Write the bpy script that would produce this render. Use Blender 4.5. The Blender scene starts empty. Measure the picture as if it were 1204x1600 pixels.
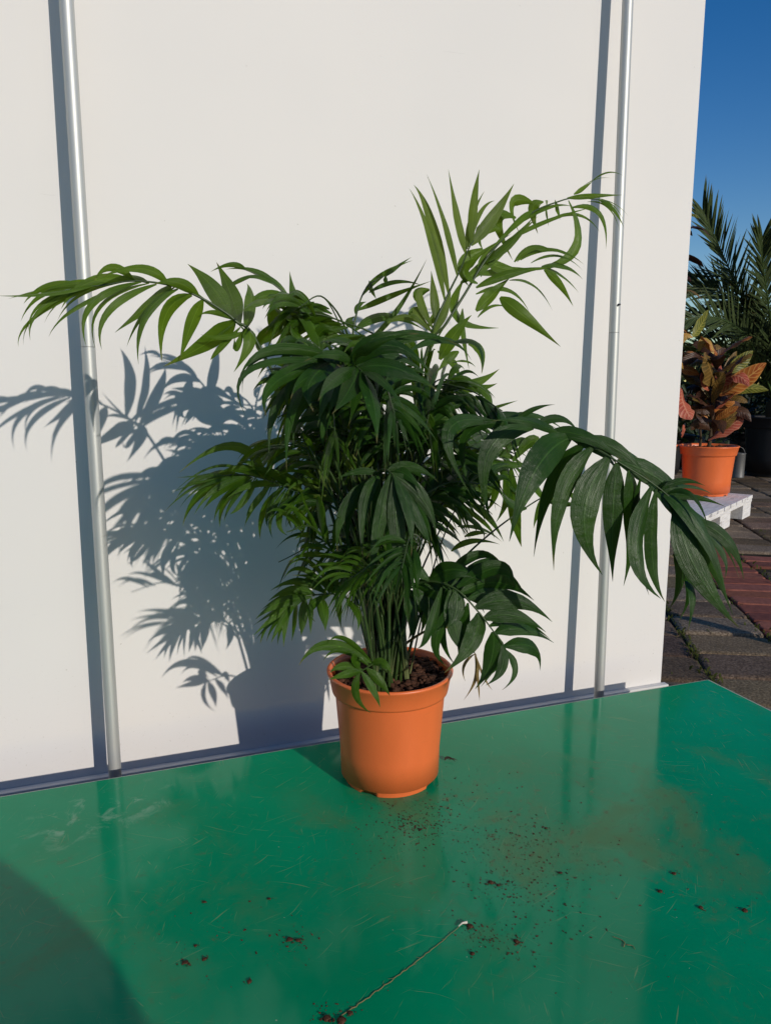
import bpy, bmesh, math, random
from mathutils import Vector, Matrix, Quaternion
R = math.radians
random.seed(11)
scene = bpy.context.scene

# ------------------------------------------------------------------ camera
cam = bpy.data.cameras.new('camera'); camo = bpy.data.objects.new('camera', cam)
scene.collection.objects.link(camo); scene.camera = camo
camo.location = (0, 0, 0.70); camo.rotation_euler = (R(90 - 9.603), 0, 0)
cam.sensor_fit = 'VERTICAL'; cam.sensor_height = 36; cam.lens = 36 * 1150 / 1600
cam.clip_start = 0.02; cam.clip_end = 2000

# ------------------------------------------------------------------ light
SUN_EL, SUN_AZ = 19.58, 128.37                 # elevation, and heading the light travels to
w = bpy.data.worlds.new('World'); scene.world = w; w.use_nodes = True
nt = w.node_tree; bg = nt.nodes['Background']
sky = nt.nodes.new('ShaderNodeTexSky'); sky.sky_type = 'NISHITA'; sky.sun_disc = False
sky.sun_elevation = R(SUN_EL); sky.sun_rotation = R(141.63)
sky.air_density = 1.0; sky.dust_density = 0.3; sky.ozone_density = 1.6
hs = nt.nodes.new('ShaderNodeHueSaturation'); hs.inputs['Hue'].default_value = 0.513; hs.inputs['Saturation'].default_value = 1.5; hs.inputs['Value'].default_value = 1.38
nt.links.new(sky.outputs[0], hs.inputs['Color']); nt.links.new(hs.outputs[0], bg.inputs[0]); bg.inputs[1].default_value = 0.075
sl = bpy.data.lights.new('sun', 'SUN'); so = bpy.data.objects.new('sun', sl); scene.collection.objects.link(so)
sl.energy = 2.9; sl.angle = R(0.53); sl.color = (1.0, 0.93, 0.84)
ce = math.cos(R(SUN_EL))
SUN = Vector((math.cos(R(SUN_AZ)) * ce, math.sin(R(SUN_AZ)) * ce, -math.sin(R(SUN_EL))))
so.rotation_euler = SUN.to_track_quat('-Z', 'Y').to_euler()
scene.view_settings.view_transform = 'Standard'; scene.view_settings.look = 'None'
scene.view_settings.exposure = 0.0; scene.view_settings.gamma = 1.0
scene.cycles.max_bounces = 8; scene.cycles.transparent_max_bounces = 8

GROUND = -0.144
C = scene.collection
# frame of the green board and the wall behind it: x along the wall, y towards the wall
DV = Vector((0.94155, 0.33687, 0)); NV = Vector((-0.33687, 0.94155, 0))
CORNER = Vector((0.78214, 1.69518, 0)); WALL0 = Vector((0.70972, 1.89761, 0))
ROT = math.atan2(DV.y, DV.x)

# ------------------------------------------------------------------ helpers
def tag(o, label=None, cat=None, group=None, kind=None):
    if label: o['label'] = label
    if cat: o['category'] = cat
    if group: o['group'] = group
    if kind: o['kind'] = kind
    return o
def empty(name, loc=(0, 0, 0), rz=0.0):
    o = bpy.data.objects.new(name, None); C.objects.link(o); o.location = loc; o.rotation_euler = (0, 0, rz)
    o.empty_display_size = 0.05
    return o
def obj(name, bm, mat, parent=None, smooth=True, loc=None, rz=None, norm=True):
    if norm: bmesh.ops.recalc_face_normals(bm, faces=bm.faces)
    me = bpy.data.meshes.new(name); bm.to_mesh(me); bm.free()
    for m in (mat if isinstance(mat, (list, tuple)) else [mat]): me.materials.append(m)
    if smooth:
        for p in me.polygons: p.use_smooth = True
    o = bpy.data.objects.new(name, me); C.objects.link(o)
    if parent: o.parent = parent
    if loc is not None: o.location = loc
    if rz is not None: o.rotation_euler = (0, 0, rz)
    return o
def box(bm, lo, hi, bevel=0.0, mat=None):
    lo, hi = Vector(lo), Vector(hi)
    r = bmesh.ops.create_cube(bm, size=1.0, matrix=Matrix.Translation((lo + hi) / 2) @ Matrix.Diagonal((*(hi - lo), 1)))
    if bevel:
        es = list({e for v in r['verts'] for e in v.link_edges})
        bmesh.ops.bevel(bm, geom=es, offset=bevel, segments=2, affect='EDGES', profile=0.6)
def lathe(bm, prof, seg=64, notch=None):
    rings = []
    for i, (r, z) in enumerate(prof):
        ring = []
        for k in range(seg):
            a = 2 * math.pi * k / seg
            zz = z
            if notch and z <= 0.0005 and notch(math.degrees(a)): zz = z + 0.009
            ring.append(bm.verts.new((r * math.cos(a), r * math.sin(a), zz)))
        rings.append(ring)
    for a, b in zip(rings, rings[1:]):
        for k in range(seg):
            bm.faces.new((a[k], a[(k + 1) % seg], b[(k + 1) % seg], b[k]))
    return rings
def catmull(P, n=6):
    P = [Vector(p) for p in P]
    if len(P) == 2: return [P[0].lerp(P[1], i / n) for i in range(n + 1)]
    Q = [P[0] * 2 - P[1]] + P + [P[-1] * 2 - P[-2]]
    out = []
    for i in range(1, len(Q) - 2):
        a, b, c, d = Q[i - 1:i + 3]
        for k in range(n):
            t = k / n
            out.append(0.5 * ((2 * b) + (c - a) * t + (2 * a - 5 * b + 4 * c - d) * t * t + (3 * b - a - 3 * c + d) * t ** 3))
    out.append(P[-1]); return out
def tube(bm, path, r0, r1=None, seg=7, cap=True):
    r1 = r0 if r1 is None else r1
    n = len(path); prev = None; rings = []
    for i, p in enumerate(path):
        t = (path[min(i + 1, n - 1)] - path[max(i - 1, 0)])
        t = t.normalized() if t.length > 1e-9 else Vector((0, 0, 1))
        if prev is None:
            u = t.orthogonal().normalized()
        else:
            u = (prev - t * prev.dot(t)); u = u.normalized() if u.length > 1e-6 else t.orthogonal().normalized()
        prev = u; v = t.cross(u)
        s = i / max(n - 1, 1); r = r0 * (1 - s) + r1 * s
        rings.append([bm.verts.new(p + (u * math.cos(2 * math.pi * k / seg) + v * math.sin(2 * math.pi * k / seg)) * r) for k in range(seg)])
    for a, b in zip(rings, rings[1:]):
        for k in range(seg): bm.faces.new((a[k], a[(k + 1) % seg], b[(k + 1) % seg], b[k]))
    if cap:
        bm.faces.new(rings[0][::-1]); bm.faces.new(rings[-1])
PROFILE = [(0, .2), (.06, .42), (.15, .74), (.28, .98), (.38, 1.0), (.52, .88), (.66, .64), (.78, .39), (.88, .2), (.95, .09), (1.0, .012)]
def prof(t, P=PROFILE):
    for (a, x), (b, y) in zip(P, P[1:]):
        if t <= b: return x + (y - x) * (t - a) / (b - a)
    return P[-1][1]
SHOULDER = [(0, .2), (.06, .45), (.14, .78), (.25, 1.0), (.4, 1.0), (.55, .84), (.68, .56), (.79, .31), (.88, .15), (.95, .07), (1.0, .012)]
def leaf(bm, uvl, b, m, t, wid, roll, ref=Vector((0.3, -.93, 0.2)), rows=11, fold=0.22, P=PROFILE, wave=0.0, cols=(-1, -.5, 0, .5, 1), twist=0.25):
    """one blade: curved centre line b-m-t, width profile, folded along its midrib"""
    b, m, t = Vector(b), Vector(m), Vector(t)
    c = m * 2 - (b + t) * 0.5
    grid = []; ph = random.uniform(0, 6.3)
    for i in range(rows):
        s = i / (rows - 1)
        p = b * (1 - s) ** 2 + c * 2 * s * (1 - s) + t * s * s
        T = ((c - b) * (1 - s) + (t - c) * s)
        T = T.normalized() if T.length > 1e-9 else Vector((0, 0, 1))
        side = T.cross(ref)
        side = side.normalized() if side.length > 1e-4 else T.orthogonal().normalized()
        side = Quaternion(T, roll + twist * (s - .5)) @ side
        nrm = side.cross(T).normalized()
        hw = wid * .5 * prof(s, P)
        row = []
        for u in cols:
            off = -abs(u) * fold * hw + (wave * hw * math.sin(ph + s * 17 + (2 if u > 0 else 0)) * abs(u))
            row.append(bm.verts.new(p + side * (u * hw) + nrm * off))
        grid.append(row)
    nc = len(cols)
    for i in range(rows - 1):
        for k in range(nc - 1):
            f = bm.faces.new((grid[i][k], grid[i][k + 1], grid[i + 1][k + 1], grid[i + 1][k]))
            uv = [((cols[k] + 1) / 2, i / (rows - 1)), ((cols[k + 1] + 1) / 2, i / (rows - 1)), ((cols[k + 1] + 1) / 2, (i + 1) / (rows - 1)), ((cols[k] + 1) / 2, (i + 1) / (rows - 1))]
            for l, q in zip(f.loops, uv): l[uvl].uv = q

# ------------------------------------------------------------------ materials
class N:
    """small node builder"""
    def __init__(s, name):
        s.m = bpy.data.materials.new(name); s.m.use_nodes = True; s.t = s.m.node_tree
        s.b = s.t.nodes['Principled BSDF']; s.out = s.t.nodes['Material Output']
    def n(s, typ, **kw):
        x = s.t.nodes.new('ShaderNode' + typ)
        for k, v in kw.items():
            if k.startswith('i_'):
                key = k[2:]; key = int(key) if key.isdigit() else key
                x.inputs[key].default_value = v
            else: setattr(x, k, v)
        return x
    def l(s, a, b): s.t.links.new(a, b)
    def coord(s, which='Object', scale=(1, 1, 1), rot=(0, 0, 0), loc=(0, 0, 0)):
        tc = s.n('TexCoord'); mp = s.n('Mapping')
        mp.inputs['Scale'].default_value = scale; mp.inputs['Rotation'].default_value = rot; mp.inputs['Location'].default_value = loc
        s.l(tc.outputs[which], mp.inputs[0]); return mp.outputs[0]
    def noise(s, vec, scale, detail=4, rough=.55, dist=0):
        x = s.n('TexNoise'); x.inputs['Scale'].default_value = scale; x.inputs['Detail'].default_value = detail
        x.inputs['Roughness'].default_value = rough; x.inputs['Distortion'].default_value = dist
        if vec is not None: s.l(vec, x.inputs['Vector'])
        return x.outputs['Fac']
    def ramp(s, fac, stops):
        x = s.n('ValToRGB'); e = x.color_ramp.elements
        while len(e) < len(stops): e.new(0.5)
        for el, (p, c) in zip(e, stops):
            el.position = p; el.color = c if len(c) == 4 else (*c, 1)
        s.l(fac, x.inputs[0]); return x.outputs[0]
    def step(s, fac, a, b):
        x = s.n('MapRange', interpolation_type='SMOOTHSTEP'); x.inputs[1].default_value = a; x.inputs[2].default_value = b
        s.l(fac, x.inputs[0]); return x.outputs[0]
    def mix(s, fac, a, b):
        x = s.n('Mix', data_type='RGBA')
        for sock, v in ((x.inputs[0], fac), (x.inputs[6], a), (x.inputs[7], b)):
            if hasattr(v, 'links') or hasattr(v, 'is_linked'): s.l(v, sock)
            elif isinstance(v, (int, float)): sock.default_value = v
            else: sock.default_value = (*v, 1) if len(v) == 3 else v
        return x.outputs[2]
    def math(s, op, a, b=None):
        x = s.n('Math', operation=op)
        for i, v in enumerate((a, b)):
            if v is None: continue
            if isinstance(v, (int, float)): x.inputs[i].default_value = v
            else: s.l(v, x.inputs[i])
        return x.outputs[0]
    def col(s, v):
        if isinstance(v, (tuple, list)): s.b.inputs['Base Color'].default_value = (*v, 1)
        else: s.l(v, s.b.inputs['Base Color'])
        return s
    def set(s, rough=None, spec=None, metal=None, coat=None):
        for k, v in (('Roughness', rough), ('Specular IOR Level', spec), ('Metallic', metal), ('Coat Weight', coat)):
            if v is None: continue
            if isinstance(v, (int, float)): s.b.inputs[k].default_value = v
            else: s.l(v, s.b.inputs[k])
        return s
    def bump(s, h, strength=.3, dist=.002):
        x = s.n('Bump'); x.inputs['Strength'].default_value = strength; x.inputs['Distance'].default_value = dist
        s.l(h, x.inputs['Height']); s.l(x.outputs[0], s.b.inputs['Normal']); return s
    def translucent(s, fac, color):
        tl = s.n('BsdfTranslucent'); mx = s.n('MixShader'); mx.inputs[0].default_value = fac
        if isinstance(color, (tuple, list)): tl.inputs[0].default_value = (*color, 1)
        else: s.l(color, tl.inputs[0])
        s.l(s.b.outputs[0], mx.inputs[1]); s.l(tl.outputs[0], mx.inputs[2]); s.l(mx.outputs[0], s.out.inputs[0]); return s

def m_wall():
    n = N('white_panel'); v = n.coord('Object')
    a = n.noise(v, 1.3, 3); g = n.noise(n.coord('Object', (1, 1, .25)), 9, 5)
    c = n.mix(n.step(a, .35, .7), (.74, .715, .685), (.71, .69, .665))
    c = n.mix(n.math('MULTIPLY', n.step(g, .62, .8), .12), c, (.62, .60, .56))
    sp = n.noise(v, 95, 1); c = n.mix(n.math('MULTIPLY', n.step(sp, .78, .82), .55), c, (.40, .37, .32))
    hz = n.noise(n.coord('Object', (7, 7, 90), (0, R(28), 0)), 1.6, 3, .6, 1.2); c = n.mix(n.math('MULTIPLY', n.math('MULTIPLY', n.step(hz, .71, .76), n.step(a, .45, .6)), .35), c, (.5, .48, .45))
    sz = n.n('SeparateXYZ'); n.l(v, sz.inputs[0]); low = n.step(sz.outputs[2], .42, .0); s3 = n.noise(v, 150, 3, .7)
    c = n.mix(n.math('MULTIPLY', n.math('MULTIPLY', n.step(s3, .62, .72), low), .45), c, (.36, .31, .25))
    n.col(c).set(.6, .12); n.bump(n.noise(v, 6, 2), .05, .01); return n.m
def m_metal():
    n = N('brushed_aluminium'); v = n.coord('Object', (60, 60, 1))
    k = n.noise(v, 8, 3); c = n.mix(k, (.46, .47, .45), (.56, .57, .55))
    n.col(c).set(n.math('ADD', n.math('MULTIPLY', k, .12), .44), .5, .45); return n.m
def m_plain(name, c, rough=.6, spec=.4, var=.12, scale=14, metal=0):
    n = N(name); v = n.coord('Object'); k = n.noise(v, scale, 5)
    lo = tuple(x * (1 - var) for x in c); hi = tuple(min(1, x * (1 + var)) for x in c)
    n.col(n.mix(k, lo, hi)).set(rough, spec, metal); n.bump(n.noise(v, scale * 5, 3), .08, .003); return n.m
def m_board():
    n = N('green_gloss_board'); v = n.coord('Object')
    big = n.noise(v, 2.2, 4); base = n.mix(n.step(big, .3, .7), (.0, .22, .092), (.001, .285, .128))
    # films of dried mud, heavier beside the pot and at the front right
    def blob(x, y, r):
        d = n.n('VectorMath', operation='DISTANCE'); n.l(v, d.inputs[0]); d.inputs[1].default_value = (x, y, 0)
        return n.step(d.outputs['Value'], r, r * .15)
    film = n.noise(v, 5.5, 7, .62, .6); fm = n.step(film, .47, .72)
    near = n.math('ADD', n.math('ADD', blob(-.90, -.34, .26), n.math('MULTIPLY', blob(-.66, -.47, .42), .7)), n.math('MULTIPLY', blob(-.25, -.3, .45), .35))
    near = n.math('ADD', near, n.math('MULTIPLY', blob(-1.35, -.3, .4), .35))
    near = n.math('MINIMUM', n.math('ADD', near, .12), 1.0)
    mud = n.math('MULTIPLY', n.math('MULTIPLY', fm, near), .62)
    c = n.mix(mud, base, (.13, .15, .045))
    fine = n.noise(v, 55, 9, .74, .4); ff = n.math('MULTIPLY', n.math('MULTIPLY', n.step(fine, .53, .68), n.math('MULTIPLY', near, n.step(film, .38, .56))), .75)
    c = n.mix(ff, c, (.10, .075, .03))
    # hairline scratches in several directions
    sc = None
    for i, (ang, sx) in enumerate(((22, 1.3), (-38, 1.1), (67, 1.5), (-12, .9), (110, 1.2), (38, .8), (-70, 1.6))):
        v0 = n.coord('Object', (1, 1, 1), (0, 0, R(ang)), (i * 3.7, i * 1.9, 0)); wob = n.n('VectorMath', operation='ADD'); n.l(v0, wob.inputs[0]); wn = n.n('TexNoise'); wn.inputs['Scale'].default_value = 4.0; n.l(v0, wn.inputs['Vector']); ws = n.n('VectorMath', operation='SCALE'); ws.inputs['Scale'].default_value = .09; n.l(wn.outputs['Color'], ws.inputs[0]); n.l(ws.outputs[0], wob.inputs[1])
        mp2 = n.n('Mapping'); mp2.inputs['Scale'].default_value = (5.0 * sx, 130, 1); n.l(wob.outputs[0], mp2.inputs[0]); vv = mp2.outputs[0]
        z = n.noise(vv, 2.2, 3, .6, .3); m2 = n.noise(n.coord('Object', loc=(i * 5, 2, i)), 3.2, 2)
        z = n.math('MULTIPLY', n.step(z, .655, .74), n.step(m2, .42, .60))
        sc = z if sc is None else n.math('MAXIMUM', sc, z)
    c = n.mix(n.math('MULTIPLY', sc, .55), c, (.21, .31, .14))
    # pale scuff in front of the left rod
    sn = n.noise(v, 24, 8, .68, .8); su = n.math('MULTIPLY', n.step(sn, .52, .68), n.math('MAXIMUM', blob(-1.325, -.085, .10), n.math('MULTIPLY', blob(-1.40, -.12, .13), .8)))
    c = n.mix(n.math('MULTIPLY', su, .6), c, (.36, .50, .36))
    # tiny specks
    s1 = n.noise(v, 230, 2); c = n.mix(n.math('MULTIPLY', n.math('MULTIPLY', n.step(s1, .73, .76), n.math('MINIMUM', n.math('ADD', near, .2), 1)), .8), c, (.045, .03, .015))
    s2 = n.noise(n.coord('Object', loc=(9, 4, 0)), 170, 1); c = n.mix(n.math('MULTIPLY', n.step(s2, .80, .82), .55), c, (.45, .5, .36))
    n.col(c)
    r = n.math('ADD', n.math('MULTIPLY', n.math('MAXIMUM', mud, ff), .55), n.math('ADD', n.math('MULTIPLY', film, .10), .05))
    n.set(r, .17); n.bump(n.noise(v, 3.5, 3), .06, .01); return n.m
def m_pot(name='terracotta_plastic', c=(.71, .150, .040)):
    n = N(name); v = n.coord('Object', (1, 1, .35)); k = n.noise(v, 11, 5)
    cc = n.mix(n.step(k, .3, .75), tuple(x * .93 for x in c), tuple(min(1, x * 1.05) for x in c))
    d = n.noise(n.coord('Object'), 38, 6, .65); cc = n.mix(n.math('MULTIPLY', n.step(d, .6, .78), .22), cc, (.35, .12, .05))
    sm = n.noise(n.coord('Object', (1, 1, 2.2)), 16, 8, .72, .5); cc = n.mix(n.math('MULTIPLY', n.step(sm, .60, .74), .30), cc, (.22, .085, .04))
    n.col(cc).set(n.math('ADD', n.math('MULTIPLY', k, .14), .30), .45); n.bump(n.noise(n.coord('Object'), 55, 3), .05, .002); return n.m
def m_leaf(name, dark, light, trans, tfac=.22, rough=.34):
    n = N(name); uv = n.n('TexCoord').outputs['UV']
    mp = n.n('Mapping'); mp.inputs['Scale'].default_value = (34, .7, 1); n.l(uv, mp.inputs[0])
    st = n.noise(mp.outputs[0], 1.0, 3, .6)
    big = n.noise(n.coord('Object'), 17, 4)
    f = n.math('ADD', n.math('MULTIPLY', st, .45), n.math('MULTIPLY', big, .6))
    c = n.mix(n.step(f, .33, .72), dark, light)
    sx = n.n('SeparateXYZ'); n.l(uv, sx.inputs[0])
    mid = n.math('ABSOLUTE', n.math('SUBTRACT', sx.outputs[0], .5))
    c = n.mix(n.math('MULTIPLY', n.step(mid, .035, .0), .5), c, tuple(min(1, x * 1.9 + .01) for x in light))
    tip = n.math('MULTIPLY', n.step(sx.outputs[1], .86, .99), n.step(n.noise(n.coord('Object'), 9, 2), .42, .55))
    sp = n.noise(n.coord('Object'), 120, 2); c = n.mix(n.math('MULTIPLY', n.step(sp, .70, .76), .5), c, tuple(x * 2.4 + .01 for x in light))
    c = n.mix(n.math('MULTIPLY', tip, .7), c, (.16, .11, .04))
    dust = n.noise(n.coord('Object'), 60, 6, .7)
    n.col(c).set(n.math('ADD', n.math('MULTIPLY', dust, .2), rough - .13), .26)
    n.bump(n.math('ADD', st, n.math('MULTIPLY', n.noise(n.coord('Object'), 55, 3), 1.6)), .5, .002)
    n.translucent(tfac, trans); return n.m
def m_soil():
    n = N('potting_soil'); v = n.coord('Object'); k = n.noise(v, 70, 8, .7)
    n.col(n.ramp(k, [(.3, (.022, .010, .007)), (.52, (.085, .038, .022)), (.72, (.20, .095, .055))])).set(.9, .15)
    n.bump(n.noise(v, 160, 6, .7), .9, .006); return n.m
def m_stalk(name, a, b, rings=True):
    n = N(name); v = n.coord('Object'); k = n.noise(v, 40, 4)
    c = n.mix(k, a, b)
    if rings:
        z = n.noise(n.coord('Object', (3, 3, 40)), 1.0, 2); c = n.mix(n.math('MULTIPLY', n.step(z, .58, .66), .6), c, (.20, .23, .09))
    sz = n.n('SeparateXYZ'); n.l(v, sz.inputs[0])
    if rings: c = n.mix(n.math('MULTIPLY', n.step(sz.outputs[2], .26, .19), .75), c, (.17, .19, .075))
    n.col(c).set(.42, .4); return n.m
def m_croton(name, a, b, vein):
    n = N(name); uv = n.n('TexCoord').outputs['UV']; sx = n.n('SeparateXYZ'); n.l(uv, sx.inputs[0])
    mid = n.math('ABSOLUTE', n.math('SUBTRACT', sx.outputs[0], .5))
    z = n.math('SINE', n.math('MULTIPLY', n.math('SUBTRACT', sx.outputs[1], n.math('MULTIPLY', mid, .35)), 62))
    big = n.noise(n.coord('Object'), 14, 4); c = n.mix(n.step(big, .38, .62), a, b)
    vv = n.math('MAXIMUM', n.math('MULTIPLY', n.step(z, .45, .95), .75), n.step(mid, .05, .02))
    edge = n.math('MULTIPLY', n.step(mid, .40, .49), .6); vv = n.math('MAXIMUM', vv, edge)
    n.col(n.mix(n.math('MULTIPLY', vv, .8), c, vein)).set(.42, .22); n.bump(z, .2, .002)
    n.translucent(.12, b); return n.m
def m_stone():
    n = N('concrete_paving'); v = n.coord('Object')
    at_ = n.n('Attribute', attribute_name='tint'); k = n.noise(v, 130, 4, .7); big = n.noise(v, 7, 5)
    c = n.ramp(k, [(.3, (.065, .046, .030)), (.5, (.19, .14, .098)), (.68, (.36, .285, .21))])
    c = n.mix(n.math('MULTIPLY', n.step(big, .5, .72), .6), c, (.065, .05, .032))
    x = n.n('Mix', data_type='RGBA', blend_type='MULTIPLY'); x.inputs[0].default_value = 1; n.l(c, x.inputs[6]); n.l(at_.outputs['Color'], x.inputs[7])
    n.col(x.outputs[2]).set(.85, .25); n.bump(n.noise(v, 150, 6, .7), .8, .008); return n.m
def m_brick():
    n = N('red_clinker'); v = n.coord('Object'); at_ = n.n('Attribute', attribute_name='tint')
    k = n.noise(v, 45, 6, .7); c = n.ramp(k, [(.3, (.17, .055, .038)), (.6, (.29, .098, .066)), (.8, (.38, .16, .11))])
    x = n.n('Mix', data_type='RGBA', blend_type='MULTIPLY'); x.inputs[0].default_value = 1; n.l(c, x.inputs[6]); n.l(at_.outputs['Color'], x.inputs[7])
    n.col(x.outputs[2]).set(.8, .3); n.bump(n.noise(v, 120, 5), .5, .004); return n.m
def m_whitewood():
    n = N('whitewashed_wood'); v = n.coord('Object', (3, 30, 30)); k = n.noise(v, 2.4, 6, .65, .5)
    c = n.mix(n.step(k, .38, .66), (.74, .72, .70), (.60, .58, .56))
    k2 = n.noise(n.coord('Object', (4, 16, 16)), 2.0, 6, .7); c = n.mix(n.math('MULTIPLY', n.step(k2, .56, .68), .75), c, (.30, .27, .25))
    n.col(c).set(.75, .25); n.bump(k, .4, .004); return n.m
def m_dirt():
    n = N('sandy_dirt'); v = n.coord('Object'); k = n.noise(v, 22, 8, .7)
    n.col(n.ramp(k, [(.3, (.02, .016, .011)), (.6, (.05, .042, .028)), (.8, (.085, .07, .045))])).set(.95, .1)
    n.bump(n.noise(v, 70, 6), .8, .01); return n.m

M = dict(
    wall=m_wall(), metal=m_metal(), dark_metal=m_plain('shaded_end_and_screw', (.06, .06, .065), .5), board=m_board(), edge=m_plain('pale_board_edge', (.42, .45, .38), .6),  # dark_metal: real screw head, plus the shade painted on the rod feet
    rail=m_plain('pale_rail', (.62, .61, .59), .5), pot=m_pot(), soil=m_soil(),
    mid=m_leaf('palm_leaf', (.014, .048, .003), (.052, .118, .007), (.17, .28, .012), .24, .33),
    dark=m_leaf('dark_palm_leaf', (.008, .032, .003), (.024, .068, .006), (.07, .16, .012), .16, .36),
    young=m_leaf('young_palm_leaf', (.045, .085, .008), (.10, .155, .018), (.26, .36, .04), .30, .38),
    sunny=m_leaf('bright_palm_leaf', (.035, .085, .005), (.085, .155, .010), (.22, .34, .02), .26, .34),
    dry=m_leaf('withered_leaf', (.16, .10, .035), (.26, .19, .07), (.3, .22, .1), .25, .6),
    stalk=m_stalk('green_stalk', (.018, .04, .008), (.045, .08, .018), False), cane=m_stalk('ringed_cane', (.010, .024, .005), (.032, .052, .014)),
    stone=m_stone(), brick=m_brick(), wood=m_whitewood(), dirt=m_dirt(),
    black=m_plain('black_plastic', (.012, .012, .014), .5, .4), grey=m_plain('galvanised_grey', (.13, .13, .13), .5, .5, metal=.4),
    moss=m_plain('moss', (.045, .055, .012), .9, .1, .5, 60), bark=m_plain('palm_bark', (.07, .05, .03), .9, .1, .4, 30),
    date=m_leaf('date_palm_leaf', (.026, .045, .014), (.07, .095, .035), (.07, .10, .03), .12, .45),
    shrub=m_leaf('dark_shrub_leaf', (.008, .018, .006), (.02, .036, .011), (.03, .06, .01), .08, .5),
    wood_dark=m_plain('weathered_pole', (.16, .12, .08), .8), twig=m_plain('dry_root', (.20, .165, .075), .8, .2, .3, 80), twig_end=m_plain('pale_root_end', (.62, .56, .48), .7), scrap=m_plain('dark_dry_scrap', (.03, .022, .014), .8),
)
CR = [m_croton('orange_croton_leaf', (.26, .06, .018), (.38, .13, .028), (.55, .30, .09)), m_croton('bronze_croton_leaf', (.075, .05, .012), (.13, .075, .018), (.26, .15, .04)),
      m_croton('yellow_green_croton_leaf', (.07, .085, .012), (.14, .15, .022), (.34, .30, .06)), m_croton('pink_croton_leaf', (.32, .06, .04), (.42, .10, .055), (.58, .26, .16)),
      m_croton('yellow_croton_leaf', (.34, .22, .04), (.42, .20, .05), (.5, .36, .1)), m_croton('maroon_croton_leaf', (.035, .014, .012), (.06, .03, .014), (.10, .04, .02))]

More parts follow.
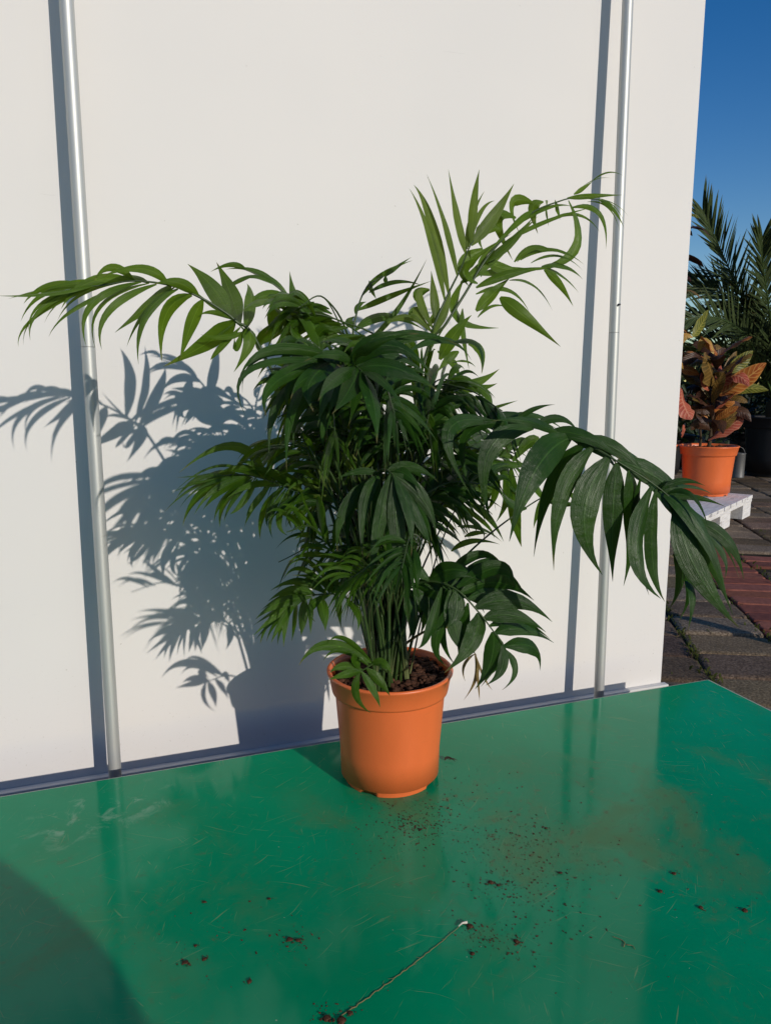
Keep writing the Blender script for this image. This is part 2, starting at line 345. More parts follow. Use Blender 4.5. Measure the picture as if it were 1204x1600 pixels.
# ---- palm and croton measurements, millimetres in world space: [leaf kind, label, stalk points, blades (base, middle, tip, width in 0.1 mm, roll)]
FRONDS = [
["sunny",None,[[-5,1209,172],[-98,1166,537],[-186,1120,758],[-218,1109,795],[-238,1102,811],[-265,1092,827],[-302,1079,842],[-349,1062,846],[-385,1049,839],[-404,1042,836]],[[-399,1044,837,-447,1001,821,-495,967,815,78,32],[-404,1042,836,-456,1035,835,-490,1031,812,102,-23],[-404,1042,837,-460,1030,825,-492,1023,788,69,-19],[-399,1044,837,-459,1017,805,-474,1008,762,66,6],[-395,1046,837,-472,1024,794,-496,1019,754,51,-35],[-349,1062,847,-403,1041,841,-438,1027,805,141,-9],[-344,1064,844,-416,1029,808,-450,1010,767,87,32],[-340,1065,845,-397,1029,811,-403,1016,755,97,1],[-321,1072,843,-378,1039,804,-387,1028,751,112,12],[-302,1079,843,-342,1081,812,-385,1076,777,192,28],[-294,1082,838,-332,1048,796,-339,1031,731,119,26],[-306,1077,842,-331,1047,860,-378,1016,845,129,-8],[-349,1062,847,-375,1051,862,-398,1043,843,112,-28],[-267,1091,828,-290,1070,844,-318,1051,840,158,-31],[-276,1088,830,-315,1090,803,-326,1096,737,174,-20],[-262,1093,824,-282,1097,788,-301,1098,737,183,-11],[-220,1108,797,-258,1111,767,-325,1098,730,283,-35],[-280,1087,832,-305,1089,821,-323,1091,809,41,-28],[-228,1105,805,-267,1168,854,-310,1203,891,262,-10],[-214,1110,792,-240,1178,845,-268,1219,896,270,-33],[-206,1113,786,-207,1177,835,-220,1214,863,207,26],[-207,1113,786,-198,1104,766,-220,1088,722,222,-25],[-213,1111,787,-245,1106,754,-257,1106,740,86,-11],[-221,1108,797,-248,1099,807,-269,1092,802,76,-26],[-172,1125,829,-188,1095,819,-202,1074,807,152,35],[-206,1113,781,-236,1098,772,-265,1085,775,84,-1],[-230,1105,805,-259,1109,822,-284,1110,846,49,-28],[-382,1050,840,-423,1037,839,-458,1026,828,93,-16],[-208,1113,784,-215,1087,756,-214,1072,771,102,-24],[-331,1069,844,-365,1074,853,-406,1072,839,125,32],[-404,1043,837,-464,1041,831,-513,1037,819,53,2],[-400,1044,836,-457,1019,813,-476,1009,774,50,-25],[-397,1045,837,-474,1041,802,-502,1046,758,33,3],[-367,1056,844,-434,1050,826,-472,1049,788,37,-33],[-349,1062,847,-420,1065,831,-462,1068,793,58,2],[-330,1069,844,-396,1057,812,-408,1060,754,80,33],[-298,1080,840,-340,1072,804,-366,1067,757,87,25],[-219,1109,794,-248,1111,775,-267,1113,767,53,14]]],
["mid",None,[[-9,1244,172],[-46,1236,503],[-96,1227,725],[-121,1229,789],[-146,1230,833],[-176,1220,861],[-206,1209,877],[-222,1203,883]],[[-155,1227,842,-189,1217,875,-242,1199,888,96,20],[-167,1223,853,-204,1220,882,-252,1210,884,81,-19],[-176,1220,861,-208,1198,872,-239,1179,856,94,34],[-133,1230,812,-151,1274,851,-163,1304,895,198,25],[-104,1229,752,-129,1209,817,-183,1183,838,299,22],[-142,1231,830,-154,1219,795,-175,1206,758,246,-19],[-152,1228,839,-194,1216,844,-225,1206,818,166,-10],[-137,1228,809,-198,1231,779,-202,1245,754,244,-33],[-167,1223,847,-183,1230,807,-176,1241,788,186,-17],[-109,1228,757,-141,1211,781,-150,1204,798,206,32],[-108,1228,758,-89,1240,779,-57,1255,769,226,31],[-128,1229,803,-160,1199,814,-178,1180,828,156,32],[-106,1228,751,-132,1227,761,-161,1223,771,151,-20],[-219,1204,883,-244,1210,891,-276,1209,880,81,-21],[-206,1209,875,-239,1213,864,-268,1214,843,71,9],[-114,1228,770,-99,1219,792,-77,1217,785,190,24]]],
["dark",None,[[2,1201,172],[-31,1145,507],[-56,1072,709],[-58,1007,735],[-44,969,731],[-29,932,720]],[[-61,1006,736,-142,953,747,-182,924,707,139,-26],[-63,1005,735,-164,926,724,-169,896,667,91,17],[-62,1005,736,-134,927,708,-142,889,665,179,-21],[-61,1006,736,-95,949,708,-89,921,670,223,10],[-117,1018,709,-148,987,670,-153,973,602,119,23],[-106,1028,709,-123,966,662,-125,928,595,132,-17],[-57,1020,730,-73,959,697,-84,918,652,179,-6],[-33,944,725,-44,905,697,-63,875,669,248,29],[-29,932,720,-14,888,681,-10,856,636,233,-20],[-38,955,728,7,939,752,60,936,715,200,1],[-33,944,724,13,932,724,67,933,695,270,-18],[-46,973,731,-10,959,760,43,960,767,185,13],[-41,962,729,25,972,765,96,988,755,184,3],[88,974,758,117,952,753,119,931,717,135,-29],[-61,1006,737,-75,973,740,-56,962,725,174,7],[-59,1070,706,-83,1026,651,-83,1002,620,146,-26],[-38,950,725,-62,885,708,-76,842,685,174,17],[-58,1026,728,-98,956,714,-116,912,686,181,-24],[-58,1071,707,-112,1027,678,-125,1006,619,180,-28],[-29,932,720,-4,894,708,25,873,671,136,-14],[-44,969,731,-65,943,741,-99,919,732,123,-5],[-39,958,728,-23,911,745,17,890,759,140,19],[-57,1033,725,-87,998,720,-115,972,697,124,-21],[-61,1006,736,-155,971,741,-184,959,692,71,25],[-62,1006,736,-120,983,710,-126,980,663,131,4],[-42,962,728,-60,946,695,-75,935,660,128,12],[-30,936,722,-36,964,691,-49,979,650,185,-25],[-36,951,727,10,983,742,68,1015,706,162,-27],[-44,969,731,10,992,763,78,1018,762,137,11],[31,954,746,81,1000,762,118,1033,737,94,-4],[-57,1071,708,-82,1081,674,-93,1089,641,110,-26],[-56,1033,725,-86,1013,710,-110,998,683,140,26]]],
["mid",None,[[10,1257,172],[-4,1255,505],[-31,1250,740],[-54,1274,781],[-49,1286,823],[-40,1300,854],[-28,1304,873],[-5,1323,890]],[[-40,1300,854,-5,1330,893,48,1360,922,99,25],[-28,1304,860,18,1326,881,65,1346,877,86,-11],[-47,1289,829,10,1311,855,81,1337,884,109,30],[-28,1306,880,-23,1319,867,-16,1328,852,132,-26],[-1,1325,890,1,1328,883,2,1330,875,104,-18],[-51,1278,795,2,1313,822,71,1348,800,196,-24],[-35,1271,774,18,1308,829,72,1339,921,96,-21],[78,1353,871,56,1354,860,76,1367,840,170,-14],[70,1350,837,48,1337,826,66,1340,811,185,-15],[-51,1286,823,-45,1291,838,-32,1298,844,96,-23],[-1,1325,889,18,1340,907,46,1355,927,88,-34],[-54,1278,800,-62,1286,812,-51,1298,820,145,-34],[-50,1272,778,-35,1273,781,-17,1277,756,113,4],[-5,1272,778,-1,1287,786,2,1297,796,76,-2]]],
["young",None,[[24,1207,172],[45,1197,530],[70,1180,756],[74,1171,791],[97,1179,843],[116,1181,881],[127,1179,909],[135,1182,922]],[[92,1177,832,67,1165,928,35,1152,990,139,17],[98,1179,842,70,1170,947,42,1160,997,161,0],[111,1180,869,91,1164,940,60,1147,1009,136,24],[124,1180,901,109,1176,958,94,1172,1022,153,17],[131,1181,915,134,1172,975,140,1168,1021,148,7],[131,1181,915,167,1193,961,198,1204,1010,191,-8],[125,1179,909,132,1192,955,153,1207,1000,88,-19],[127,1179,912,146,1196,965,170,1212,987,80,12],[79,1173,801,75,1176,839,70,1177,877,135,-17],[73,1174,781,95,1192,822,102,1201,853,151,17],[72,1172,785,40,1146,808,64,1145,786,84,9],[4,1146,797,37,1162,806,66,1174,786,106,-13],[73,1171,791,52,1166,838,68,1175,849,130,-2],[73,1173,784,47,1171,816,63,1182,819,118,-3]]],
["sunny",None,[[-8,1184,172],[25,1192,517],[62,1199,744],[96,1200,800],[126,1211,847],[157,1222,897],[190,1244,937],[239,1272,982],[290,1301,1007],[323,1324,1018],[371,1352,1022]],[[242,1276,998,208,1270,995,224,1281,948,177,-32],[212,1259,972,182,1262,970,212,1283,910,212,23],[261,1286,1003,244,1286,992,255,1294,954,178,30],[282,1297,1008,290,1308,997,296,1316,981,132,-16],[309,1314,1012,325,1317,933,233,1281,892,221,-22],[319,1321,1023,339,1331,1036,355,1338,1049,80,32],[354,1341,1049,377,1329,1060,402,1325,1054,27,22],[306,1313,1015,351,1320,1020,406,1333,1025,86,29],[367,1349,1022,389,1334,1004,408,1326,971,88,3],[367,1349,1022,396,1346,1014,422,1347,993,37,-32],[315,1318,1001,364,1322,993,377,1318,934,109,-3],[190,1243,930,260,1254,965,339,1272,991,70,10],[224,1264,967,273,1288,996,316,1308,1000,86,-32],[183,1243,951,148,1208,939,153,1195,908,192,-26],[154,1224,917,122,1211,889,133,1213,858,197,-11],[162,1225,901,191,1241,890,233,1260,890,170,17],[144,1217,857,200,1213,879,265,1220,888,152,-17],[209,1247,901,239,1248,924,272,1253,919,105,-14],[220,1253,905,274,1267,924,332,1284,903,70,-7],[259,1271,898,304,1299,902,340,1320,884,122,-24],[263,1272,893,293,1293,874,323,1310,838,133,28],[144,1217,847,197,1233,856,236,1245,821,100,-20],[185,1232,844,221,1223,815,286,1233,766,225,35],[148,1219,811,173,1227,830,203,1237,827,58,-25],[121,1209,863,118,1218,811,187,1250,797,237,-29],[123,1210,824,126,1215,784,136,1221,729,156,-29],[119,1208,863,176,1237,909,249,1269,976,176,-17],[145,1217,821,172,1221,848,199,1227,873,220,27],[87,1205,744,109,1199,783,136,1199,813,217,-6],[133,1214,769,155,1223,758,157,1224,722,152,2],[99,1201,823,78,1196,809,62,1192,786,136,-11],[94,1210,700,147,1245,707,193,1273,731,189,-16],[134,1224,707,164,1211,690,171,1197,664,207,-26],[102,1213,666,138,1222,676,171,1232,692,77,9],[168,1236,663,191,1225,671,217,1222,679,55,-20],[83,1203,757,112,1220,738,120,1228,707,178,-18],[118,1212,757,100,1207,744,83,1202,724,137,-4],[147,1218,864,130,1189,885,175,1189,923,161,24],[161,1223,897,199,1217,928,231,1216,963,150,-33],[111,1213,741,135,1239,742,151,1257,733,36,15],[242,1275,986,210,1242,959,159,1210,908,102,-2],[269,1291,1006,277,1338,1004,289,1372,982,95,6],[338,1332,1040,367,1350,1056,395,1364,1060,21,-35],[370,1351,1024,398,1355,1012,419,1358,985,24,-8],[347,1338,1015,386,1349,1008,411,1356,970,26,30],[266,1286,971,334,1348,996,386,1393,976,56,23],[150,1219,877,205,1280,893,268,1330,902,120,25],[214,1250,902,266,1291,929,326,1328,918,57,33],[239,1263,902,288,1283,917,334,1300,896,53,-18],[258,1271,898,302,1314,890,341,1347,865,91,-27],[200,1237,871,253,1300,871,295,1344,834,77,-24],[107,1215,701,152,1224,699,184,1231,707,131,2],[111,1216,681,151,1257,681,178,1284,682,58,13],[153,1221,874,159,1233,908,205,1257,947,108,31]]],
["dark",None,[[14,1207,172],[42,1199,414],[75,1182,566],[108,1130,625],[150,1081,651],[202,1047,646],[273,1030,626],[326,1017,596],[384,1016,559],[443,1016,506]],[[209,1045,644,141,1014,611,149,1012,509,255,15],[160,1074,650,87,1020,640,120,1013,550,203,16],[260,1034,631,202,983,592,163,950,500,415,5],[289,1026,617,242,997,550,231,984,452,293,-9],[310,1021,604,272,993,525,301,994,443,386,14],[337,1016,587,350,1018,513,337,1011,423,375,-15],[371,1016,564,342,977,477,375,970,416,323,-13],[399,1015,541,423,1021,447,404,1013,388,336,-23],[423,1009,431,427,989,413,415,971,368,156,-9],[405,1015,535,431,987,448,492,984,370,342,19],[388,1016,553,438,996,502,474,984,403,275,-12],[365,1016,568,432,1037,514,504,1061,415,293,-20],[430,1016,516,481,1015,487,507,1012,431,182,10],[444,1016,504,475,1011,469,473,998,436,129,-13],[321,1018,599,391,1027,568,455,1040,500,293,6],[273,1030,626,323,1022,614,375,1023,563,202,12],[390,1016,553,419,995,554,439,980,505,73,8],[396,1017,549,441,1028,546,488,1042,531,85,17],[384,1016,559,412,1015,572,447,1020,564,96,3],[181,1061,649,210,1057,669,241,1058,676,77,12],[209,1045,645,247,1051,657,277,1057,635,123,-13],[134,1101,642,194,1113,658,263,1132,637,173,-17],[230,1040,638,279,1023,632,331,1020,596,185,4],[259,1033,630,297,1034,616,330,1038,582,172,-5],[245,1037,634,188,978,656,133,933,658,126,0],[181,1061,648,114,1067,625,140,1096,524,152,-13],[201,1047,645,143,1036,615,147,1044,518,149,15],[278,1028,623,237,1044,560,218,1058,454,220,8],[321,1018,597,316,1008,519,319,1004,431,277,25],[354,1016,575,361,1034,482,390,1055,397,251,-20],[377,1016,560,373,1005,465,395,1006,401,225,-1],[400,1001,471,447,1050,411,442,1070,350,121,16],[393,1016,547,454,1028,472,511,1043,369,208,17],[377,1016,561,453,1069,499,532,1114,386,218,21],[406,1016,536,488,1069,489,548,1107,407,143,-23],[289,1026,617,376,1100,592,453,1156,518,156,-10],[384,1016,559,443,1063,558,495,1098,539,64,-19],[166,1071,650,218,1098,660,277,1125,632,93,-16],[252,1035,632,303,1070,621,350,1097,581,135,24]]],
["mid",None,[[8,1234,172],[33,1247,361],[53,1259,488],[109,1279,569],[153,1295,586],[207,1314,570],[275,1338,548],[335,1360,516]],[[147,1293,587,188,1313,594,257,1341,557,248,-8],[170,1301,585,221,1345,606,268,1379,580,200,-18],[229,1322,569,267,1330,605,273,1329,572,238,28],[226,1321,559,244,1357,461,261,1383,398,259,4],[136,1289,576,206,1307,566,278,1328,563,232,-32],[81,1269,517,159,1286,464,174,1284,435,132,-27],[144,1292,501,185,1308,470,216,1319,422,134,4],[117,1282,412,156,1296,428,208,1314,418,107,-14],[141,1290,437,167,1310,440,189,1325,434,87,6],[275,1338,548,319,1364,560,361,1386,544,100,11],[335,1360,516,295,1355,487,277,1354,440,218,-4],[337,1361,513,388,1410,457,393,1432,420,146,8],[207,1314,570,225,1328,515,202,1324,457,280,-19],[158,1297,584,178,1297,520,163,1287,488,245,20],[233,1324,560,283,1350,512,296,1360,486,186,-22],[99,1276,552,144,1299,553,195,1323,535,203,-28],[167,1300,581,142,1316,527,145,1334,480,221,-5],[83,1270,527,152,1322,516,217,1363,511,174,-4],[159,1297,587,204,1337,600,266,1374,571,139,1],[203,1313,576,249,1335,607,266,1345,577,154,-32],[86,1271,525,176,1338,459,206,1372,417,93,10],[128,1286,456,176,1324,445,218,1352,414,84,-29],[335,1360,515,331,1353,479,318,1344,441,102,16],[179,1304,577,200,1327,519,182,1331,473,181,19],[202,1312,571,239,1359,511,249,1385,474,128,1],[196,1310,571,228,1331,524,258,1347,501,138,-31],[128,1286,574,148,1315,520,170,1337,496,124,0]]],
["mid",None,[[26,1228,172],[58,1240,302],[101,1255,368],[179,1262,445],[265,1282,503],[300,1294,513]],[[280,1287,507,309,1268,500,339,1259,504,129,-25],[248,1278,491,211,1240,509,188,1216,540,205,35]]],
["dark",None,[[15,1250,172],[28,1232,287],[29,1197,361],[72,1170,387],[114,1153,378],[148,1144,345],[175,1143,310],[198,1152,275]],[[94,1162,386,153,1200,423,204,1229,396,201,27],[116,1154,381,183,1157,413,207,1152,381,255,15],[122,1152,372,189,1195,378,257,1232,336,292,24],[145,1145,349,209,1149,360,273,1160,321,292,-2],[158,1144,331,208,1143,337,261,1149,307,249,-3],[177,1144,307,227,1170,306,286,1196,272,228,-28],[194,1150,283,247,1176,271,262,1187,226,287,-32],[174,1143,310,172,1144,260,146,1137,214,277,17],[191,1149,286,187,1131,251,159,1110,232,164,24],[198,1152,275,212,1140,244,187,1119,220,142,-16],[150,1144,342,139,1131,296,93,1108,254,342,-4],[105,1156,376,114,1139,312,136,1133,267,266,2],[121,1149,365,82,1141,297,102,1152,246,183,10],[92,1161,379,70,1124,317,50,1096,299,202,-20],[72,1170,389,114,1160,410,160,1159,386,339,-34],[93,1162,382,139,1184,365,167,1198,324,274,-18],[47,1187,372,82,1180,366,99,1174,322,340,31],[47,1187,372,73,1177,340,64,1161,304,313,-12],[34,1195,363,46,1174,323,37,1153,293,250,-12],[72,1170,388,37,1165,415,2,1157,408,234,29],[114,1153,378,113,1140,342,95,1125,321,261,13],[107,1157,383,166,1180,417,201,1193,393,134,12],[116,1154,380,189,1210,390,241,1248,348,210,34],[132,1149,362,205,1210,353,283,1262,302,202,-2],[167,1144,319,229,1205,305,292,1253,259,165,24],[183,1146,296,185,1182,241,163,1197,192,118,14],[179,1145,303,196,1195,242,163,1213,194,111,25],[133,1147,357,126,1152,297,120,1155,251,194,-4],[100,1158,377,96,1190,287,122,1221,223,139,16],[72,1170,388,125,1211,382,175,1243,341,195,5],[64,1176,382,102,1192,362,125,1202,314,196,-13],[46,1187,372,82,1243,340,90,1275,278,244,-20],[38,1192,366,67,1237,314,60,1257,263,188,9]]],
["dry","withered yellow brown frond hanging by the pot rim",[[-18,1242,172],[31,1231,254],[103,1213,300],[135,1214,272],[158,1222,240]],[[155,1221,242,159,1227,199,137,1222,157,72,30],[158,1222,239,163,1224,190,166,1225,154,70,-25],[158,1222,239,174,1234,196,191,1244,166,63,-32],[155,1221,243,135,1207,226,138,1204,199,55,9]]],
["dark",None,[[13,1259,172],[2,1198,388],[-13,1108,533],[-9,1056,578],[0,1028,587],[12,1011,580]],[[-12,1066,569,-58,1043,527,-69,1035,465,183,0],[-6,1051,578,-30,1020,537,-31,1005,459,171,15],[8,1016,582,-9,997,508,-22,985,437,194,0],[12,1011,578,18,995,490,30,988,424,223,17],[8,1016,582,51,1016,547,72,1014,493,206,22],[12,1011,578,47,1008,518,62,1003,483,181,-14],[-3,1036,585,27,1018,582,53,1008,554,154,0],[3,1025,586,39,1027,590,75,1034,568,138,7],[-10,1056,578,-39,1037,583,-71,1019,573,104,14],[37,1126,456,46,1100,428,48,1082,396,200,14],[12,1011,580,32,992,533,35,975,474,164,-7],[-11,1066,569,-51,1090,520,-56,1114,439,129,-5],[-9,1062,573,-16,1087,504,-27,1102,417,129,-5],[12,1011,579,7,1037,489,8,1057,411,151,20],[12,1011,579,52,1045,525,68,1063,476,138,-21],[0,1028,587,36,1085,581,71,1127,547,108,19]]],
["mid",None,[[-20,1232,172],[-31,1212,360],[-55,1178,473],[-89,1166,514],[-150,1144,544],[-193,1128,563],[-224,1118,569],[-245,1110,568]],[[-184,1132,562,-234,1127,612,-313,1108,572,150,3],[-221,1118,567,-284,1120,554,-340,1116,511,69,23],[-209,1123,566,-262,1113,568,-314,1101,566,76,25],[-218,1120,567,-279,1113,542,-311,1111,491,137,-9],[-212,1122,565,-252,1123,544,-282,1123,513,125,-5],[-206,1124,563,-247,1129,526,-260,1138,483,134,-35],[-197,1127,561,-217,1106,527,-234,1090,512,106,-15],[-159,1141,546,-191,1145,507,-200,1153,460,130,-14],[-151,1144,542,-167,1139,494,-155,1144,469,107,-5],[-177,1134,553,-202,1116,522,-212,1107,506,99,11],[-245,1110,568,-286,1104,563,-318,1099,531,91,30],[-193,1128,563,-216,1098,579,-246,1072,576,140,-31],[-176,1135,556,-196,1107,585,-220,1084,590,132,28],[-150,1144,545,-172,1118,571,-203,1095,580,138,-25],[-131,1151,536,-147,1124,563,-169,1102,576,132,9],[-138,1148,538,-155,1173,502,-154,1194,470,132,-34],[-118,1155,529,-131,1122,504,-127,1104,477,113,11],[-163,1139,549,-190,1146,551,-220,1145,541,130,-28],[-107,1159,523,-126,1175,547,-151,1182,553,127,-19],[-172,1136,552,-206,1106,553,-237,1083,536,104,-11],[-230,1115,568,-262,1126,570,-299,1128,550,92,28],[-202,1125,565,-258,1113,582,-321,1095,541,48,20],[-215,1121,566,-267,1102,562,-320,1083,545,49,-23],[-212,1122,566,-270,1097,556,-306,1082,523,55,27],[-215,1121,566,-257,1094,548,-284,1077,513,88,8],[-206,1124,564,-250,1128,530,-268,1135,493,89,20],[-203,1125,562,-234,1119,529,-249,1117,495,76,12],[-177,1134,554,-208,1143,515,-224,1151,481,83,28],[-155,1142,544,-178,1130,502,-176,1128,467,79,20],[-164,1139,548,-184,1136,508,-184,1138,482,76,24],[-218,1119,567,-253,1114,569,-283,1108,553,63,-21],[-184,1132,560,-210,1113,581,-238,1097,580,90,13],[-159,1141,548,-185,1146,572,-219,1144,576,91,2],[-144,1146,543,-169,1161,562,-205,1165,568,100,17],[-126,1153,532,-146,1177,497,-146,1198,465,85,-4],[-132,1150,535,-157,1140,553,-183,1129,550,92,27],[-203,1125,563,-236,1131,558,-271,1130,537,62,4]]],
["young",None,[[-8,1246,172],[-35,1207,377],[-64,1153,505],[-87,1145,534],[-106,1139,565]],[[-84,1146,531,-100,1152,567,-116,1154,598,87,-2],[-86,1145,534,-94,1152,567,-100,1156,595,80,-1],[-77,1149,523,-109,1137,545,-147,1124,567,73,3],[-77,1149,520,-115,1126,537,-154,1106,556,82,-35]]],
["young",None,[[20,1225,172],[-2,1200,393],[-30,1165,531],[-43,1140,565],[-33,1143,576]],[[-44,1140,565,-60,1124,590,-68,1115,606,52,-9],[-39,1141,570,-52,1135,589,-60,1131,602,58,32],[-36,1142,573,-46,1144,589,-53,1144,599,50,10],[-33,1143,574,-38,1136,588,-42,1131,599,51,-33],[-32,1144,576,-20,1143,586,-22,1139,597,47,13],[-42,1140,566,-58,1123,583,-65,1113,599,46,-12]]],
["mid",None,[[27,1233,172],[5,1219,263],[-32,1197,308],[-67,1174,360],[-100,1162,367],[-134,1150,367],[-167,1138,363]],[[-80,1169,425,-121,1135,440,-152,1112,432,88,-10],[-90,1165,370,-132,1141,415,-161,1125,401,89,9],[-114,1157,367,-151,1149,378,-188,1139,362,145,-8],[-121,1154,365,-167,1119,365,-201,1095,346,170,31],[-127,1152,366,-168,1119,348,-205,1094,320,121,5],[-137,1149,365,-182,1146,332,-204,1147,287,136,-31],[-140,1147,365,-163,1109,337,-176,1084,312,109,14],[-153,1143,363,-158,1120,333,-160,1106,297,116,-12],[-130,1151,365,-134,1143,330,-136,1138,305,162,33],[-107,1159,366,-99,1141,341,-96,1128,316,179,7],[-94,1164,366,-141,1159,389,-186,1151,376,125,-5],[-112,1157,461,-126,1128,473,-140,1106,470,87,-9],[-99,1162,441,-125,1141,453,-134,1130,444,88,7],[-83,1168,367,-75,1146,386,-81,1127,355,150,22],[-100,1162,370,-125,1167,390,-140,1171,371,118,-35],[-73,1171,362,-94,1179,402,-122,1179,423,126,-5],[-80,1169,361,-106,1154,394,-148,1135,406,123,22],[-64,1176,354,-45,1158,336,-45,1142,312,154,-32],[-90,1165,366,-119,1134,354,-111,1122,333,128,22],[-86,1167,370,-125,1153,426,-160,1141,412,68,26],[-101,1162,369,-142,1163,392,-178,1160,373,65,5],[-115,1157,366,-160,1151,367,-200,1144,346,107,-16],[-127,1152,366,-174,1179,339,-223,1191,304,97,25],[-130,1151,366,-174,1144,335,-209,1137,299,93,21],[-137,1149,365,-178,1168,322,-200,1183,278,82,13],[-143,1146,364,-170,1167,316,-181,1182,273,88,29],[-143,1146,364,-152,1186,311,-161,1210,270,88,-11],[-120,1155,365,-120,1145,336,-121,1139,307,113,-29],[-104,1161,451,-133,1188,452,-150,1207,434,66,4],[-93,1164,369,-97,1205,375,-109,1228,338,81,21],[-90,1165,367,-112,1149,401,-127,1138,403,77,-21],[-77,1170,362,-103,1188,393,-134,1194,412,89,18],[-76,1170,360,-79,1206,324,-77,1230,287,103,30]]],
["mid",None,[[-13,1161,172],[-9,1154,240],[2,1145,241],[-15,1107,270],[-31,1080,272],[-38,1067,273]],[[-21,1099,273,-86,1064,316,-129,1041,292,171,12],[-21,1099,274,-63,1075,322,-86,1061,319,85,-21],[-35,1072,272,-64,1057,285,-84,1047,278,132,18],[-37,1068,272,-59,1045,277,-85,1026,276,127,-3],[-39,1067,272,-45,1063,236,-22,1070,203,119,21],[-37,1070,272,-18,1062,245,-8,1055,219,134,-19],[-29,1083,271,-8,1080,250,7,1078,228,151,28],[-21,1097,271,-4,1086,278,11,1080,262,148,2],[-40,1067,274,-42,1057,300,-24,1057,285,161,6],[-27,1088,274,-67,1070,305,-94,1058,293,102,-22]]],
["mid",None,[[27,1221,172],[29,1219,461],[34,1217,645],[-29,1248,741],[-94,1268,734]],[[21,1223,665,-29,1247,680,-68,1260,658,77,1],[21,1223,665,20,1206,698,21,1195,688,75,1],[9,1230,683,-40,1222,687,-79,1215,659,83,-6],[9,1230,683,7,1191,716,4,1165,716,111,32],[3,1232,693,-32,1258,691,-59,1274,664,165,49],[3,1232,693,-4,1199,721,-9,1177,718,113,-23],[-4,1235,702,-61,1226,697,-103,1217,654,108,-15],[-4,1235,702,-20,1219,748,-29,1208,761,109,-51],[-11,1238,712,-75,1254,712,-123,1262,693,121,-10],[-11,1238,712,-19,1181,745,-22,1144,752,124,-25],[-17,1241,721,-60,1270,717,-89,1289,700,141,-35],[-17,1241,721,-34,1224,760,-41,1214,759,112,38],[-24,1244,730,-75,1253,728,-107,1260,711,114,2],[-24,1244,730,-48,1210,761,-58,1188,763,98,-30],[-48,1254,738,-84,1252,725,-116,1248,695,133,-36],[-48,1254,738,-70,1232,773,-89,1215,767,115,11],[-55,1256,737,-104,1258,730,-145,1256,695,107,36],[-55,1256,737,-76,1241,774,-93,1230,765,112,43],[-62,1258,737,-93,1298,725,-118,1323,690,95,25],[-62,1258,737,-87,1220,758,-106,1193,741,87,29],[-74,1262,736,-121,1290,723,-161,1306,690,112,-36],[-74,1262,736,-91,1236,753,-106,1218,742,135,-40],[-81,1264,734,-109,1285,728,-132,1298,688,86,19],[-81,1264,734,-109,1205,757,-131,1164,733,101,14],[-88,1266,734,-117,1300,724,-139,1321,666,112,-34],[-88,1266,734,-117,1241,746,-138,1224,726,99,-21]]],
["mid",None,[[24,1248,172],[48,1218,492],[66,1167,704],[43,1226,744],[17,1273,728]],[[61,1178,712,15,1173,714,-21,1167,684,74,26],[61,1178,712,68,1132,749,74,1102,754,79,-23],[59,1185,715,23,1229,729,-6,1256,710,103,-5],[59,1185,715,55,1140,757,54,1112,758,75,21],[55,1197,723,6,1217,719,-34,1228,691,119,-31],[55,1197,723,41,1160,767,32,1136,763,117,-12],[53,1203,727,8,1195,726,-26,1188,696,71,5],[53,1203,727,38,1149,758,29,1114,765,81,-15],[52,1202,727,17,1246,733,-9,1275,700,101,43],[52,1202,727,33,1184,773,23,1173,778,109,-22],[50,1208,731,-9,1219,719,-53,1225,692,77,-2],[50,1208,731,20,1185,769,3,1169,780,101,35],[47,1214,735,-2,1216,717,-36,1217,684,135,-52],[47,1214,735,23,1178,762,10,1155,744,91,-18],[34,1245,737,-11,1247,716,-49,1245,674,139,-34],[34,1245,737,8,1179,757,-14,1134,751,91,5],[31,1250,736,-6,1291,708,-40,1315,642,164,52],[31,1250,736,3,1212,763,-21,1185,743,84,-11],[28,1254,734,-6,1277,713,-36,1290,662,98,47],[28,1254,734,-8,1195,746,-37,1155,735,138,-37],[27,1259,732,-9,1259,702,-37,1257,634,159,50],[27,1259,732,0,1230,743,-20,1209,726,112,-19],[23,1264,731,1,1287,704,-17,1301,643,92,-19],[23,1264,731,-12,1212,740,-38,1176,722,92,-25],[19,1268,729,4,1306,711,-10,1330,646,126,42],[19,1268,729,-16,1242,730,-43,1224,709,87,-31]]],
["mid",None,[[29,1266,172],[20,1232,436],[12,1182,616],[-39,1221,633],[-94,1248,592]],[[0,1189,619,-28,1215,594,-52,1231,534,135,32],[0,1189,619,-27,1159,657,-47,1139,663,104,-21],[-8,1198,623,-53,1189,604,-88,1180,549,124,21],[-8,1198,623,-28,1164,654,-42,1140,645,144,-55],[-14,1202,624,-44,1228,604,-66,1245,555,83,-22],[-14,1202,624,-59,1147,659,-90,1111,649,94,38],[-24,1209,627,-49,1240,597,-68,1259,537,90,9],[-24,1209,627,-57,1191,650,-81,1178,638,107,18],[-29,1213,628,-66,1230,578,-92,1241,514,100,-33],[-29,1213,628,-78,1147,652,-110,1104,649,79,0],[-49,1227,624,-68,1261,584,-87,1281,519,89,6],[-49,1227,624,-91,1192,651,-128,1166,633,76,-26],[-55,1229,620,-91,1242,577,-121,1248,512,93,16],[-55,1229,620,-88,1187,635,-116,1158,614,93,3],[-66,1235,612,-82,1283,586,-98,1313,531,106,55],[-66,1235,612,-92,1172,623,-113,1128,601,103,8],[-72,1237,608,-92,1248,585,-109,1254,536,97,-10],[-72,1237,608,-118,1210,615,-155,1189,584,133,-42],[-81,1243,600,-104,1284,572,-123,1309,526,109,-38],[-81,1243,600,-118,1198,603,-146,1166,577,131,29],[-88,1245,596,-116,1282,552,-138,1306,481,149,-43],[-88,1245,596,-132,1218,592,-164,1198,570,126,-44]]],
